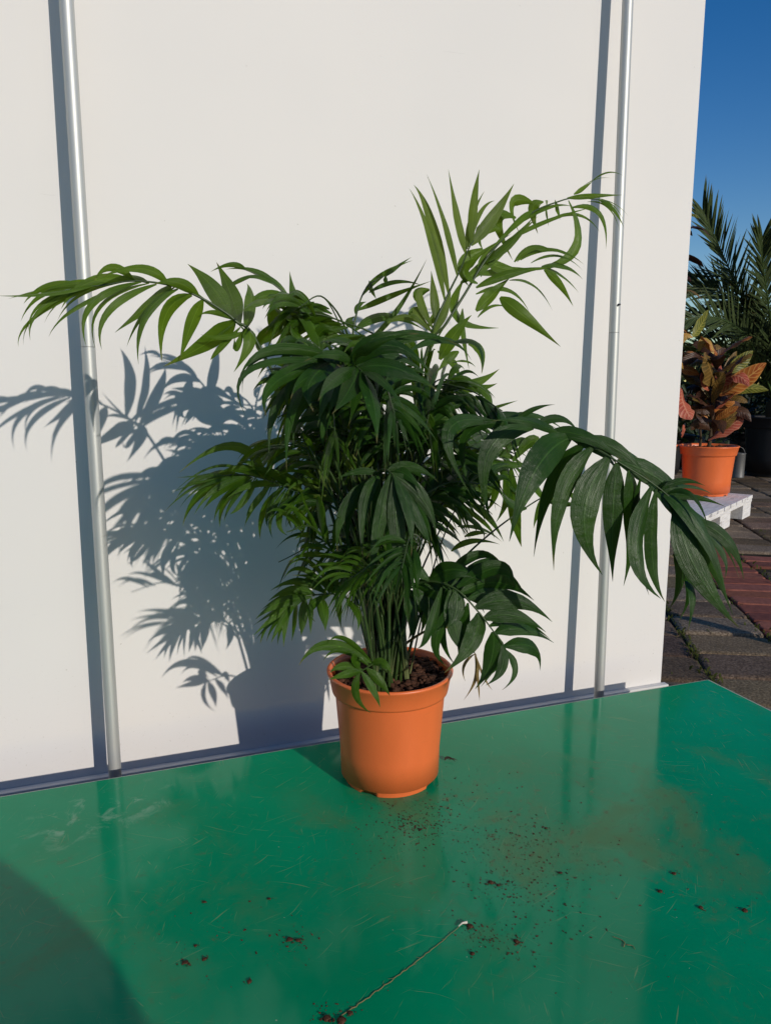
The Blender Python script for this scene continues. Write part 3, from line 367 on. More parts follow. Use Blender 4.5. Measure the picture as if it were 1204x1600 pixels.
["dark",None,[[9,1206,172],[3,1198,482],[6,1189,678],[-78,1158,734],[-158,1128,757]],[[-11,1182,690,-47,1213,684,-75,1233,649,86,26],[-11,1182,690,-15,1152,722,-16,1132,714,85,6],[-28,1176,700,-61,1173,700,-89,1168,660,100,14],[-28,1176,700,-31,1121,736,-36,1084,742,86,49],[-36,1173,706,-85,1197,700,-127,1211,654,113,7],[-36,1173,706,-39,1153,748,-42,1140,753,125,-30],[-45,1170,712,-82,1169,702,-111,1167,673,84,0],[-45,1170,712,-53,1142,751,-59,1124,760,75,2],[-54,1167,717,-90,1205,706,-118,1229,673,126,47],[-54,1167,717,-72,1147,756,-85,1134,761,72,19],[-62,1164,723,-119,1186,717,-163,1199,690,79,8],[-62,1164,723,-84,1141,752,-99,1126,743,106,48],[-70,1160,728,-127,1191,727,-170,1210,704,136,-43],[-70,1160,728,-87,1130,765,-97,1110,759,79,29],[-86,1155,735,-131,1147,727,-168,1140,682,79,17],[-86,1155,735,-104,1106,764,-119,1072,762,86,44],[-94,1152,738,-131,1183,729,-161,1202,690,105,41],[-94,1152,738,-117,1111,768,-133,1083,757,71,9],[-103,1148,740,-146,1157,739,-179,1161,701,90,22],[-111,1145,743,-144,1157,745,-168,1164,707,111,52],[-111,1145,743,-128,1118,767,-139,1100,760,92,20],[-126,1140,748,-152,1151,748,-174,1157,726,96,-51],[-126,1140,748,-137,1084,769,-148,1046,749,103,-20],[-134,1137,749,-145,1106,769,-154,1084,753,88,30]]],
["dark",None,[[11,1196,172],[-23,1181,458],[-54,1167,639],[-62,1270,675],[-71,1354,654]],[[-56,1188,646,-83,1192,675,-105,1194,666,111,-22],[-56,1188,646,-29,1157,682,-8,1137,675,78,-6],[-57,1198,650,-97,1192,679,-129,1187,671,80,7],[-57,1198,650,-26,1163,692,-3,1140,702,78,-17],[-57,1208,653,-84,1238,681,-106,1257,657,91,-34],[-57,1208,653,-38,1184,682,-23,1169,683,130,-46],[-58,1218,656,-96,1256,683,-127,1278,688,116,-19],[-58,1218,656,-30,1192,698,-9,1176,709,107,-4],[-59,1229,658,-89,1227,684,-113,1225,683,126,52],[-59,1229,658,-42,1208,708,-28,1195,702,142,45],[-60,1229,660,-94,1271,684,-123,1298,685,120,40],[-60,1229,660,-39,1180,717,-25,1149,740,113,52],[-60,1239,663,-91,1257,686,-116,1267,670,118,51],[-60,1239,663,-50,1198,696,-43,1171,679,97,13],[-61,1239,662,-97,1234,681,-126,1230,670,121,34],[-61,1239,662,-53,1231,709,-46,1226,718,117,-48],[-66,1330,660,-107,1339,668,-140,1344,630,124,19],[-66,1330,660,-73,1314,697,-78,1303,706,101,12],[-67,1330,661,-95,1342,634,-118,1349,575,139,-22],[-67,1330,661,-94,1294,680,-115,1269,666,111,8],[-68,1329,660,-79,1336,619,-89,1339,558,113,50],[-68,1329,660,-110,1267,647,-142,1224,617,80,-2],[-68,1338,659,-61,1387,609,-54,1420,531,87,16],[-68,1338,659,-98,1289,644,-121,1255,584,115,-22],[-69,1338,658,-69,1375,630,-68,1399,581,123,-17],[-69,1338,658,-106,1299,631,-135,1272,576,107,42],[-70,1346,655,-67,1397,631,-63,1432,560,152,-52],[-70,1346,655,-85,1331,637,-97,1321,580,147,-34]]],
["dark",None,[[12,1207,172],[51,1211,431],[90,1210,593],[39,1167,634],[-8,1130,614]],[[77,1200,602,45,1197,600,20,1193,573,83,1],[77,1200,602,71,1159,640,67,1131,645,113,15],[74,1197,606,41,1219,598,17,1233,551,87,-16],[74,1197,606,60,1157,652,53,1130,649,115,6],[68,1192,610,18,1206,594,-20,1214,540,79,-10],[68,1192,610,52,1131,656,43,1091,648,125,-48],[63,1188,614,18,1180,604,-14,1174,560,101,-18],[63,1188,614,41,1142,648,29,1112,656,89,-19],[58,1184,618,13,1176,611,-19,1171,590,145,54],[58,1184,618,25,1161,652,3,1146,659,115,-2],[53,1179,621,-8,1197,602,-54,1207,568,112,-15],[53,1179,621,26,1163,656,10,1152,647,115,-28],[48,1175,625,6,1199,607,-22,1215,564,108,-29],[48,1175,625,14,1140,658,-6,1118,662,87,-17],[30,1160,629,-8,1186,606,-43,1199,551,98,-40],[30,1160,629,-5,1101,651,-35,1059,633,118,-54],[25,1156,627,-8,1154,608,-38,1150,574,90,41],[25,1156,627,-10,1124,657,-40,1101,646,95,-5],[20,1152,625,-17,1195,587,-52,1220,533,95,-6],[20,1152,625,-21,1089,652,-53,1045,648,66,8],[15,1149,624,-4,1156,606,-21,1160,558,104,-22],[15,1149,624,-25,1079,650,-56,1031,644,85,-36],[11,1145,622,-18,1185,597,-43,1210,544,110,-48],[11,1145,622,-26,1109,635,-55,1083,608,106,-22],[6,1141,619,-16,1166,593,-35,1181,546,90,-21],[6,1141,619,-22,1093,630,-43,1059,600,100,25],[0,1137,617,-29,1134,596,-53,1130,551,71,6],[0,1137,617,-29,1085,629,-51,1049,606,90,48],[-4,1134,616,-30,1160,583,-51,1176,535,82,-18],[-4,1134,616,-38,1103,619,-64,1081,584,130,46]]],
["mid",None,[[-9,1219,172],[-9,1224,472],[-14,1231,676],[-100,1232,741],[-187,1228,712]],[[-31,1231,689,-83,1242,687,-122,1248,661,125,-17],[-31,1231,689,-41,1219,738,-47,1211,752,80,33],[-49,1231,702,-88,1269,686,-121,1292,647,102,-4],[-49,1231,702,-65,1215,732,-77,1204,737,76,-19],[-58,1231,708,-115,1254,693,-157,1268,642,90,44],[-58,1231,708,-89,1197,746,-108,1175,750,86,-43],[-75,1231,720,-133,1227,706,-176,1223,670,111,26],[-75,1231,720,-89,1189,746,-98,1161,733,93,-48],[-84,1231,727,-138,1225,691,-175,1220,641,125,16],[-84,1231,727,-111,1194,742,-126,1171,727,86,-11],[-117,1232,733,-155,1265,696,-193,1282,654,88,40],[-117,1232,733,-133,1202,756,-152,1179,757,113,-48],[-126,1231,731,-163,1246,697,-197,1252,655,127,7],[-126,1231,731,-148,1215,746,-168,1203,725,97,-10],[-143,1230,726,-177,1247,699,-209,1255,647,139,46],[-143,1230,726,-163,1188,741,-184,1158,733,106,49],[-152,1229,723,-177,1246,705,-198,1255,645,82,14],[-152,1229,723,-180,1207,741,-203,1190,714,113,-30]]],
["mid",None,[[-4,1185,172],[-8,1213,474],[-7,1257,663],[-11,1176,698],[-16,1110,659]],[[-8,1241,671,-50,1259,701,-85,1268,677,121,18],[-8,1241,671,25,1231,713,50,1226,700,90,36],[-9,1233,674,-32,1266,698,-51,1286,674,111,-47],[-9,1233,674,19,1196,711,40,1173,716,81,33],[-9,1225,676,-58,1242,699,-97,1251,698,118,18],[-9,1225,676,0,1180,719,6,1151,708,131,47],[-10,1224,678,-45,1244,687,-73,1255,672,97,29],[-10,1224,678,-1,1200,720,7,1184,721,97,-26],[-9,1225,678,-59,1219,672,-97,1213,638,103,38],[-9,1225,678,-33,1203,724,-50,1188,724,83,39],[-13,1150,682,-33,1198,641,-51,1227,569,112,-17],[-13,1150,682,-60,1077,688,-96,1027,675,109,10],[-13,1143,678,-18,1166,641,-23,1181,585,97,8],[-13,1143,678,-50,1075,677,-78,1028,647,142,55],[-12,1143,678,-2,1193,653,7,1227,588,154,-48],[-12,1143,678,-35,1080,669,-52,1036,647,82,28],[-14,1143,678,-9,1188,647,-6,1219,581,122,-15],[-14,1143,678,-34,1112,655,-50,1091,610,88,-32],[-14,1136,673,2,1178,644,15,1206,580,95,-36],[-14,1136,673,-36,1077,651,-53,1037,616,102,-15],[-14,1130,670,3,1168,633,18,1194,566,84,19],[-14,1130,670,-43,1071,643,-64,1031,588,128,-38],[-15,1123,666,-7,1147,632,-1,1163,569,71,18],[-15,1123,666,-32,1076,646,-46,1045,599,96,-35],[-16,1116,661,-6,1153,633,3,1178,578,130,49],[-16,1116,661,-30,1064,643,-41,1029,605,119,39]]],
["mid",None,[[12,1245,172],[-21,1226,463],[-56,1202,653],[-107,1117,682],[-152,1046,658]],[[-67,1185,659,-102,1225,643,-129,1250,594,97,-7],[-67,1185,659,-74,1151,698,-78,1129,692,90,4],[-77,1168,665,-117,1192,640,-151,1205,599,111,-21],[-77,1168,665,-96,1135,698,-112,1112,699,98,-41],[-83,1159,668,-113,1196,657,-138,1220,616,81,-32],[-83,1159,668,-107,1101,703,-125,1062,707,78,17],[-88,1150,671,-119,1175,652,-142,1190,598,101,48],[-88,1150,671,-116,1111,708,-136,1085,714,69,17],[-93,1142,673,-130,1153,647,-157,1159,605,93,23],[-93,1142,673,-128,1076,704,-151,1032,705,105,-39],[-102,1125,679,-130,1138,648,-151,1146,594,108,47],[-102,1125,679,-132,1081,691,-153,1052,673,84,-17],[-116,1103,676,-140,1121,644,-166,1130,585,67,-5],[-116,1103,676,-138,1064,693,-160,1036,675,86,23],[-120,1095,674,-144,1060,693,-166,1034,680,99,18],[-125,1088,672,-144,1099,652,-160,1106,609,108,25],[-125,1088,672,-148,1068,679,-167,1054,671,138,-54],[-130,1081,669,-150,1096,650,-167,1106,605,85,-48]]],
["dark",None,[[-14,1252,172],[-48,1242,397],[-84,1232,544],[-66,1325,595],[-44,1403,601]],[[-80,1251,555,-97,1291,597,-112,1317,590,88,2],[-80,1251,555,-46,1211,571,-21,1186,560,84,-23],[-79,1260,559,-95,1274,611,-109,1282,633,140,43],[-79,1260,559,-46,1224,584,-23,1201,563,141,-46],[-77,1269,564,-83,1298,612,-90,1316,607,118,9],[-77,1269,564,-37,1265,591,-7,1264,589,85,-29],[-75,1278,569,-90,1286,626,-105,1289,638,101,10],[-75,1278,569,-22,1252,606,16,1236,609,109,31],[-73,1288,574,-90,1323,633,-106,1345,638,126,23],[-73,1288,574,-32,1262,595,-3,1246,586,163,-48],[-71,1297,579,-82,1335,619,-94,1360,623,95,-28],[-71,1297,579,-17,1301,599,24,1305,589,86,11],[-69,1306,584,-68,1331,629,-70,1346,647,134,53],[-69,1306,584,-27,1290,601,3,1280,579,105,-50],[-67,1316,589,-69,1362,621,-73,1392,600,137,13],[-67,1316,589,-25,1314,607,5,1314,586,127,21],[-63,1333,595,-63,1361,638,-65,1379,633,152,35],[-63,1333,595,-21,1331,606,10,1332,596,81,-17],[-61,1341,596,-52,1377,630,-47,1400,635,115,34],[-61,1341,596,-19,1308,612,11,1287,605,125,-4],[-57,1356,597,-45,1410,646,-36,1446,643,112,46],[-57,1356,597,-17,1343,616,13,1336,612,155,-54],[-55,1364,597,-37,1391,646,-24,1409,638,111,48],[-55,1364,597,-5,1375,613,35,1385,585,87,-10],[-51,1380,597,-37,1437,644,-25,1475,652,102,-10],[-51,1380,597,-16,1369,613,11,1364,595,141,-45],[-48,1388,599,-31,1403,634,-17,1414,639,106,-28],[-48,1388,599,-12,1357,610,16,1338,565,144,26],[-45,1396,600,-19,1460,633,4,1504,637,96,20],[-45,1396,600,3,1402,605,42,1409,580,150,-38]]],
["dark",None,[[26,1258,172],[9,1199,475],[-10,1114,675],[1,1002,699],[10,912,670]],[[-8,1092,680,-13,1144,720,-17,1178,734,97,8],[-8,1092,680,31,1066,700,62,1050,691,106,-50],[-6,1081,683,-10,1097,732,-14,1108,735,88,-12],[-6,1081,683,29,1084,693,58,1088,668,84,27],[-5,1070,684,-3,1108,724,-3,1133,722,74,16],[-5,1070,684,33,1047,679,63,1033,647,101,-24],[-5,1069,685,13,1092,727,25,1108,744,109,29],[-5,1069,685,36,1049,671,67,1037,639,93,-23],[-4,1058,688,33,1126,724,64,1174,716,109,5],[-4,1058,688,34,1048,667,63,1043,622,98,-9],[-4,1058,688,31,1088,708,58,1109,706,128,53],[-4,1058,688,21,1045,652,38,1037,598,77,16],[4,966,687,39,1015,698,73,1051,671,90,34],[4,966,687,16,944,664,27,930,620,61,19],[4,966,687,36,1025,676,66,1068,644,106,-13],[4,966,687,12,951,648,19,942,592,87,51],[5,957,684,38,1009,672,69,1047,624,81,23],[5,957,684,8,907,664,11,873,629,90,21],[5,957,684,41,987,663,72,1009,624,102,-24],[5,957,684,1,949,652,-3,943,592,83,-37],[6,948,680,35,982,657,61,1007,617,83,8],[6,948,680,2,902,651,-1,871,595,94,36],[7,939,677,31,984,656,53,1015,604,76,32],[7,939,677,5,916,652,4,901,614,68,-17],[8,930,674,34,994,654,58,1038,597,110,-40],[8,930,674,5,878,650,2,843,606,52,2],[9,921,671,31,960,646,49,987,601,83,42],[9,921,671,6,889,655,4,867,621,103,-37]]],
["mid",None,[[-10,1230,172],[4,1259,412],[27,1303,574],[56,1241,654],[84,1192,626]],[[34,1291,592,17,1295,628,3,1297,622,112,8],[34,1291,592,70,1257,608,99,1236,590,101,-31],[36,1285,599,37,1317,647,35,1337,635,126,32],[36,1285,599,76,1278,623,105,1275,594,86,-32],[42,1272,614,36,1324,657,29,1357,650,117,37],[42,1272,614,82,1237,623,112,1214,603,132,34],[45,1266,622,50,1289,656,51,1304,668,106,4],[45,1266,622,85,1229,629,114,1205,610,167,-52],[46,1266,623,71,1290,682,87,1306,693,134,31],[46,1266,623,105,1244,624,146,1230,602,111,-52],[49,1260,630,84,1290,678,105,1309,688,123,1],[49,1260,630,112,1232,633,154,1214,604,91,-8],[69,1216,639,93,1235,673,120,1251,666,121,-48],[69,1216,639,98,1216,632,129,1221,593,124,14],[70,1216,639,90,1270,655,111,1308,647,105,25],[70,1216,639,107,1216,614,142,1220,560,119,9],[73,1211,637,102,1265,652,130,1303,642,82,-11],[73,1211,637,89,1196,619,104,1188,562,91,1],[76,1206,634,117,1242,646,154,1270,626,123,10],[76,1206,634,99,1162,606,119,1134,554,110,-30],[78,1201,631,116,1268,627,149,1316,586,147,40],[78,1201,631,91,1188,614,101,1180,579,166,55],[83,1197,628,118,1217,623,147,1233,587,111,33],[83,1197,628,95,1171,600,105,1155,560,128,51]]],
["mid",None,[[19,1211,172],[-24,1201,489],[-62,1195,694],[-110,1156,723],[-156,1122,692]],[[-72,1187,700,-117,1224,696,-153,1247,669,138,-45],[-72,1187,700,-94,1135,741,-111,1099,736,141,52],[-81,1179,706,-127,1205,694,-166,1219,646,128,33],[-81,1179,706,-107,1163,742,-128,1151,736,130,-51],[-86,1175,709,-121,1182,694,-150,1185,644,133,-50],[-86,1175,709,-106,1146,743,-120,1126,739,103,-29],[-91,1171,711,-132,1193,697,-164,1205,651,134,47],[-91,1171,711,-105,1116,733,-114,1080,717,90,-31],[-96,1168,714,-134,1194,686,-162,1211,636,77,19],[-96,1168,714,-119,1126,740,-134,1099,723,135,47],[-101,1164,717,-138,1160,692,-163,1157,652,103,15],[-101,1164,717,-130,1107,729,-148,1071,709,112,46],[-119,1149,716,-159,1185,686,-197,1206,624,98,-26],[-119,1149,716,-133,1097,728,-147,1060,715,75,-38],[-124,1146,713,-145,1115,724,-165,1092,698,144,-53],[-129,1142,710,-162,1187,681,-192,1215,620,126,28],[-129,1142,710,-149,1084,717,-166,1044,688,82,-44],[-152,1125,695,-170,1136,678,-183,1142,637,136,52]]],
["dark",None,[[-19,1252,172],[1,1234,404],[26,1207,553],[119,1224,603],[217,1245,575]],[[45,1210,563,65,1243,610,78,1266,608,129,-39],[45,1210,563,83,1208,552,111,1208,507,100,-43],[55,1212,568,72,1238,610,81,1255,620,112,-1],[55,1212,568,96,1194,550,125,1183,499,101,52],[72,1215,578,100,1232,613,124,1246,620,126,21],[72,1215,578,99,1193,570,122,1180,540,92,-25],[82,1217,582,114,1284,613,141,1330,619,88,30],[82,1217,582,120,1174,561,150,1147,525,102,-35],[92,1219,587,128,1251,628,157,1274,644,141,-44],[92,1219,587,123,1189,578,146,1171,557,114,-22],[101,1221,592,127,1256,614,145,1279,597,78,-10],[101,1221,592,138,1184,575,165,1161,548,117,21],[111,1222,597,142,1243,608,163,1256,605,83,-6],[111,1222,597,158,1195,568,192,1177,519,118,25],[129,1226,599,161,1278,615,189,1314,621,130,-45],[129,1226,599,165,1193,572,196,1174,520,90,48],[139,1228,597,179,1298,605,212,1347,600,88,-17],[157,1232,592,189,1298,598,220,1346,574,102,37]]],
["dark",None,[[8,1256,172],[-41,1193,492],[-85,1110,700],[-63,1186,727],[-38,1251,704]],[[-80,1126,706,-67,1154,751,-57,1173,770,140,-51],[-80,1126,706,-46,1088,708,-21,1065,693,87,-7],[-76,1140,709,-69,1197,740,-63,1236,745,117,-40],[-76,1140,709,-43,1128,709,-17,1121,667,126,-34],[-74,1148,713,-52,1194,751,-35,1226,756,116,27],[-74,1148,713,-43,1144,704,-19,1143,657,113,9],[-72,1156,715,-48,1176,761,-31,1190,782,129,48],[-72,1156,715,-27,1152,692,7,1151,651,114,-11],[-69,1163,718,-42,1216,737,-22,1252,727,94,20],[-69,1163,718,-27,1147,697,2,1136,664,129,-54],[-56,1205,719,-29,1251,742,-1,1284,719,158,49],[-56,1205,719,-35,1194,703,-13,1189,668,101,-29],[-54,1212,717,-22,1269,729,9,1311,706,101,-3],[-54,1212,717,-31,1210,683,-9,1212,613,91,1],[-51,1218,715,-15,1272,721,17,1311,692,132,49],[-51,1218,715,-32,1178,695,-17,1153,651,118,-1],[-48,1225,711,-20,1278,720,5,1315,688,110,54],[-48,1225,711,-18,1216,681,6,1211,619,98,13],[-44,1237,708,-7,1275,710,25,1303,667,137,-31],[-44,1237,708,-19,1206,680,1,1186,622,128,37],[-40,1244,705,-14,1295,702,9,1330,667,140,-33],[-40,1244,705,-30,1206,686,-22,1181,636,146,55]]],
["dark",None,[[8,1197,172],[-8,1209,400],[-30,1227,543],[-55,1126,626],[-77,1043,645]],[[-36,1207,561,-70,1221,572,-96,1229,557,130,-33],[-36,1207,561,-21,1177,605,-9,1158,609,113,-53],[-41,1187,578,-75,1225,589,-103,1249,555,127,4],[-41,1187,578,-26,1182,612,-14,1179,619,98,25],[-45,1176,586,-95,1204,600,-136,1220,586,108,-25],[-45,1176,586,-33,1169,620,-24,1165,603,134,-47],[-46,1167,595,-91,1204,606,-127,1227,569,165,-54],[-46,1167,595,-44,1142,649,-41,1126,670,81,-36],[-49,1156,603,-90,1176,618,-122,1188,591,104,22],[-49,1156,603,-45,1125,652,-40,1105,654,117,-55],[-51,1146,611,-99,1167,630,-134,1180,612,89,-30],[-51,1146,611,-43,1094,667,-34,1061,676,90,-26],[-54,1136,618,-94,1144,630,-122,1149,602,74,23],[-54,1136,618,-62,1110,656,-63,1093,645,119,54],[-60,1110,630,-109,1133,636,-147,1147,602,122,-53],[-60,1110,630,-60,1076,679,-57,1054,701,131,-42],[-65,1093,634,-98,1102,648,-124,1107,624,105,48],[-65,1093,634,-71,1052,669,-74,1025,672,144,52],[-69,1076,637,-110,1088,654,-143,1093,639,124,-39],[-69,1076,637,-79,1039,676,-86,1014,679,78,-18],[-72,1060,641,-102,1071,647,-127,1077,628,101,2],[-72,1060,641,-82,1018,678,-89,990,682,67,-20],[-76,1051,644,-104,1069,649,-127,1078,633,75,-9],[-76,1051,644,-94,1030,677,-109,1015,666,90,-2]]],
["mid",None,[[2,1215,172],[4,1239,377],[13,1277,511],[65,1283,560],[118,1292,519]],[[26,1279,521,26,1330,553,26,1363,548,89,-4],[26,1279,521,65,1245,515,97,1223,465,98,24],[34,1280,530,48,1339,564,61,1379,576,87,26],[34,1280,530,75,1265,532,108,1257,512,114,-41],[39,1281,535,52,1318,574,62,1344,571,113,-34],[39,1281,535,81,1246,536,113,1225,493,96,50],[45,1281,540,67,1330,575,84,1363,574,109,-43],[45,1281,540,80,1277,531,106,1275,508,97,34],[50,1282,544,89,1303,582,118,1318,594,77,-18],[50,1282,544,108,1273,507,150,1268,460,74,-28],[55,1283,549,93,1312,572,118,1332,559,103,-27],[55,1283,549,102,1277,520,134,1273,477,96,-3],[80,1286,547,107,1321,561,138,1349,552,103,54],[80,1286,547,103,1251,530,130,1232,494,110,-39],[85,1287,543,132,1357,564,179,1409,550,97,39],[85,1287,543,112,1249,514,140,1227,462,70,-20],[91,1288,539,132,1338,549,172,1377,510,122,-36],[91,1288,539,119,1275,507,148,1271,438,101,27],[96,1289,535,127,1350,539,157,1395,521,111,-17],[96,1289,535,119,1255,499,140,1235,435,77,-34],[102,1289,531,134,1341,532,163,1378,483,97,-9],[102,1289,531,125,1254,509,145,1232,452,105,35],[107,1290,526,139,1323,528,165,1347,487,106,40],[107,1290,526,123,1277,502,137,1270,443,83,8],[113,1291,523,153,1318,519,185,1337,473,114,-54],[113,1291,523,128,1243,501,139,1210,464,109,29]]],
["mid",None,[[-11,1231,172],[-38,1186,338],[-73,1121,436],[-104,1038,502],[-132,969,509]],[[-80,1104,450,-116,1114,457,-145,1119,417,67,-34],[-80,1104,450,-71,1059,506,-64,1030,515,85,5],[-86,1088,463,-89,1064,499,-92,1047,503,72,0],[-89,1079,470,-91,1064,518,-92,1053,539,87,19],[-93,1071,476,-93,1024,536,-93,993,553,96,-39],[-96,1063,483,-107,1015,529,-113,984,532,103,50],[-99,1054,489,-112,1012,544,-118,985,571,89,55],[-102,1046,495,-125,999,536,-139,968,544,64,7],[-113,1017,503,-120,962,539,-127,924,537,67,32],[-116,1011,504,-129,988,526,-141,972,531,91,-35],[-119,1004,505,-139,966,539,-155,941,536,83,45]]],
["dark",None,[[17,1203,172],[-25,1203,368],[-61,1213,476],[-58,1287,517],[-55,1349,527]],[[-60,1228,485,-96,1249,522,-125,1261,512,73,0],[-60,1228,485,-38,1228,512,-20,1229,510,86,25],[-60,1235,490,-83,1273,513,-103,1297,494,76,-9],[-60,1235,490,-29,1194,535,-7,1167,528,93,14],[-60,1243,492,-82,1250,523,-101,1254,511,78,23],[-60,1243,492,-34,1209,530,-15,1187,513,112,-35],[-60,1250,496,-77,1258,530,-92,1263,519,88,-41],[-60,1250,496,-26,1212,536,-1,1187,531,66,-22],[-59,1258,502,-97,1285,547,-129,1301,547,103,-46],[-59,1258,502,-33,1224,538,-14,1202,531,91,-37],[-58,1265,505,-85,1291,565,-106,1307,567,106,-51],[-58,1265,505,-25,1241,540,0,1225,535,72,-19],[-58,1273,509,-73,1286,546,-85,1293,543,104,21],[-58,1273,509,-21,1256,551,7,1245,557,97,-36],[-57,1280,512,-79,1310,556,-97,1329,566,82,-4],[-57,1280,512,-35,1246,548,-19,1224,534,94,-43],[-57,1288,515,-82,1308,568,-103,1320,576,112,-33],[-57,1288,515,-31,1254,545,-11,1233,534,86,-16],[-57,1294,518,-81,1309,564,-101,1318,563,95,49],[-57,1294,518,-26,1264,568,-3,1245,567,100,-33],[-56,1306,520,-68,1319,563,-77,1326,559,92,-42],[-56,1306,520,-32,1301,550,-13,1299,533,92,39],[-56,1318,521,-79,1345,573,-98,1361,574,106,-19],[-56,1318,521,-30,1281,557,-10,1257,564,88,-10],[-56,1330,523,-69,1352,560,-81,1365,567,81,-6],[-56,1330,523,-23,1332,556,2,1335,563,101,-2],[-55,1336,525,-67,1375,573,-77,1400,593,144,-52],[-55,1336,525,-25,1330,557,0,1328,550,75,19],[-55,1343,526,-58,1377,573,-60,1399,581,98,44],[-55,1343,526,-32,1337,551,-14,1334,521,85,-37]]],
["mid",None,[[3,1233,172],[35,1226,354],[70,1210,465],[31,1254,488],[-11,1287,437]],[[61,1218,470,34,1233,464,13,1241,439,96,29],[61,1218,470,42,1179,517,28,1152,534,90,10],[58,1223,472,19,1241,454,-11,1251,416,103,-37],[58,1223,472,38,1191,531,25,1170,531,111,42],[54,1228,474,5,1250,457,-33,1264,414,93,-15],[54,1228,474,30,1167,524,14,1127,516,88,51],[50,1232,476,20,1247,450,-2,1257,406,123,53],[50,1232,476,28,1189,509,14,1161,509,100,-40],[46,1236,478,-5,1227,451,-43,1219,396,86,9],[46,1236,478,10,1215,527,-15,1200,536,124,51],[42,1241,480,-2,1256,450,-34,1266,400,79,-13],[42,1241,480,-11,1196,508,-46,1167,499,68,5],[23,1261,477,-9,1266,428,-42,1265,362,105,-20],[23,1261,477,1,1204,499,-22,1164,493,86,-52],[19,1265,472,-4,1303,436,-31,1325,384,111,-32],[19,1265,472,-16,1210,498,-48,1171,488,109,-41],[15,1268,468,-11,1281,428,-38,1286,358,85,-24],[15,1268,468,-24,1206,500,-57,1162,506,95,14],[14,1268,467,-3,1271,433,-19,1271,361,96,7],[14,1268,467,-21,1223,485,-50,1191,457,96,49],[10,1271,462,-14,1275,429,-34,1275,383,102,20],[10,1271,462,-23,1238,472,-50,1214,435,70,-15],[6,1274,457,-15,1285,410,-32,1292,321,121,49],[6,1274,457,-37,1206,473,-69,1160,460,71,15],[2,1277,451,-9,1328,412,-19,1361,352,81,5],[2,1277,451,-30,1257,458,-54,1241,434,122,40],[-4,1280,446,-16,1312,408,-27,1332,324,81,19],[-4,1280,446,-39,1228,449,-65,1192,430,81,-15],[-7,1284,442,-22,1309,402,-33,1326,344,81,12],[-7,1284,442,-34,1222,446,-53,1180,404,103,-22]]],
["dark",None,[[-15,1245,172],[-29,1256,313],[-53,1272,398],[-46,1204,448],[-41,1149,446]],[[-52,1259,409,-86,1290,441,-113,1308,440,76,22],[-52,1259,409,-29,1247,438,-11,1240,423,92,9],[-51,1252,414,-75,1265,467,-95,1273,482,135,52],[-51,1252,414,-18,1248,448,8,1247,433,112,-50],[-50,1245,418,-84,1280,449,-113,1301,427,80,24],[-50,1245,418,-22,1215,449,-1,1195,431,111,33],[-49,1239,422,-77,1250,456,-100,1257,464,107,-43],[-49,1239,422,-12,1224,452,17,1215,428,87,-20],[-49,1239,425,-66,1268,480,-80,1287,505,89,-49],[-49,1239,425,-13,1239,460,16,1240,457,80,9],[-48,1232,428,-71,1274,482,-89,1300,492,78,25],[-48,1232,428,-17,1208,456,7,1193,454,77,-17],[-48,1232,429,-59,1248,465,-68,1259,460,98,22],[-48,1232,429,-18,1191,468,5,1164,452,64,-15],[-47,1225,432,-59,1257,472,-69,1277,459,93,23],[-47,1225,432,-12,1229,464,17,1233,440,108,-25],[-44,1165,446,-37,1215,497,-30,1249,521,131,53],[-44,1165,446,-9,1167,458,19,1170,427,74,-7],[-44,1165,446,-14,1198,482,11,1222,469,109,-55],[-44,1165,446,-11,1144,452,14,1131,411,79,-45],[-43,1165,446,5,1202,457,46,1230,431,106,25],[-43,1165,446,-16,1166,413,6,1169,342,85,40],[-43,1165,446,-17,1211,431,4,1243,377,73,15],[-43,1165,446,-33,1150,423,-25,1141,378,89,-38],[-42,1160,447,-12,1207,421,15,1241,359,80,41],[-42,1160,447,-39,1121,422,-37,1095,374,72,24],[-42,1160,446,-23,1221,410,-5,1263,348,116,-42],[-42,1160,446,-40,1122,432,-40,1097,398,70,-13],[-41,1154,446,-20,1172,422,-2,1185,376,68,19],[-41,1154,446,-45,1101,427,-47,1066,393,108,-55]]],
["dark",None,[[4,1238,172],[9,1194,364],[14,1128,487],[92,1170,547],[176,1213,540]],[[30,1136,498,45,1149,544,55,1157,551,84,24],[30,1136,498,71,1123,498,101,1115,474,60,-4],[45,1144,510,59,1175,545,73,1197,550,89,-54],[45,1144,510,77,1105,513,104,1081,487,84,18],[53,1149,516,65,1209,549,76,1250,554,93,-4],[53,1149,516,84,1110,519,108,1085,489,83,11],[61,1153,522,80,1184,563,95,1205,580,85,-36],[69,1158,528,99,1198,566,121,1225,574,64,11],[69,1158,528,108,1120,526,135,1095,499,79,-3],[77,1162,534,116,1209,573,143,1241,571,98,50],[85,1166,540,119,1229,554,141,1271,528,76,-37],[85,1166,540,133,1169,526,165,1171,477,93,50],[108,1179,544,129,1240,558,150,1284,539,104,53],[108,1179,544,153,1185,528,192,1193,504,74,28],[117,1183,544,152,1247,560,183,1293,538,90,27],[125,1187,544,161,1217,582,189,1239,588,89,48],[134,1191,543,167,1231,556,193,1259,528,86,42],[150,1200,542,185,1230,570,215,1253,568,85,-21],[160,1204,541,198,1263,560,231,1305,556,98,41],[168,1208,541,199,1243,550,222,1268,529,83,21]]],
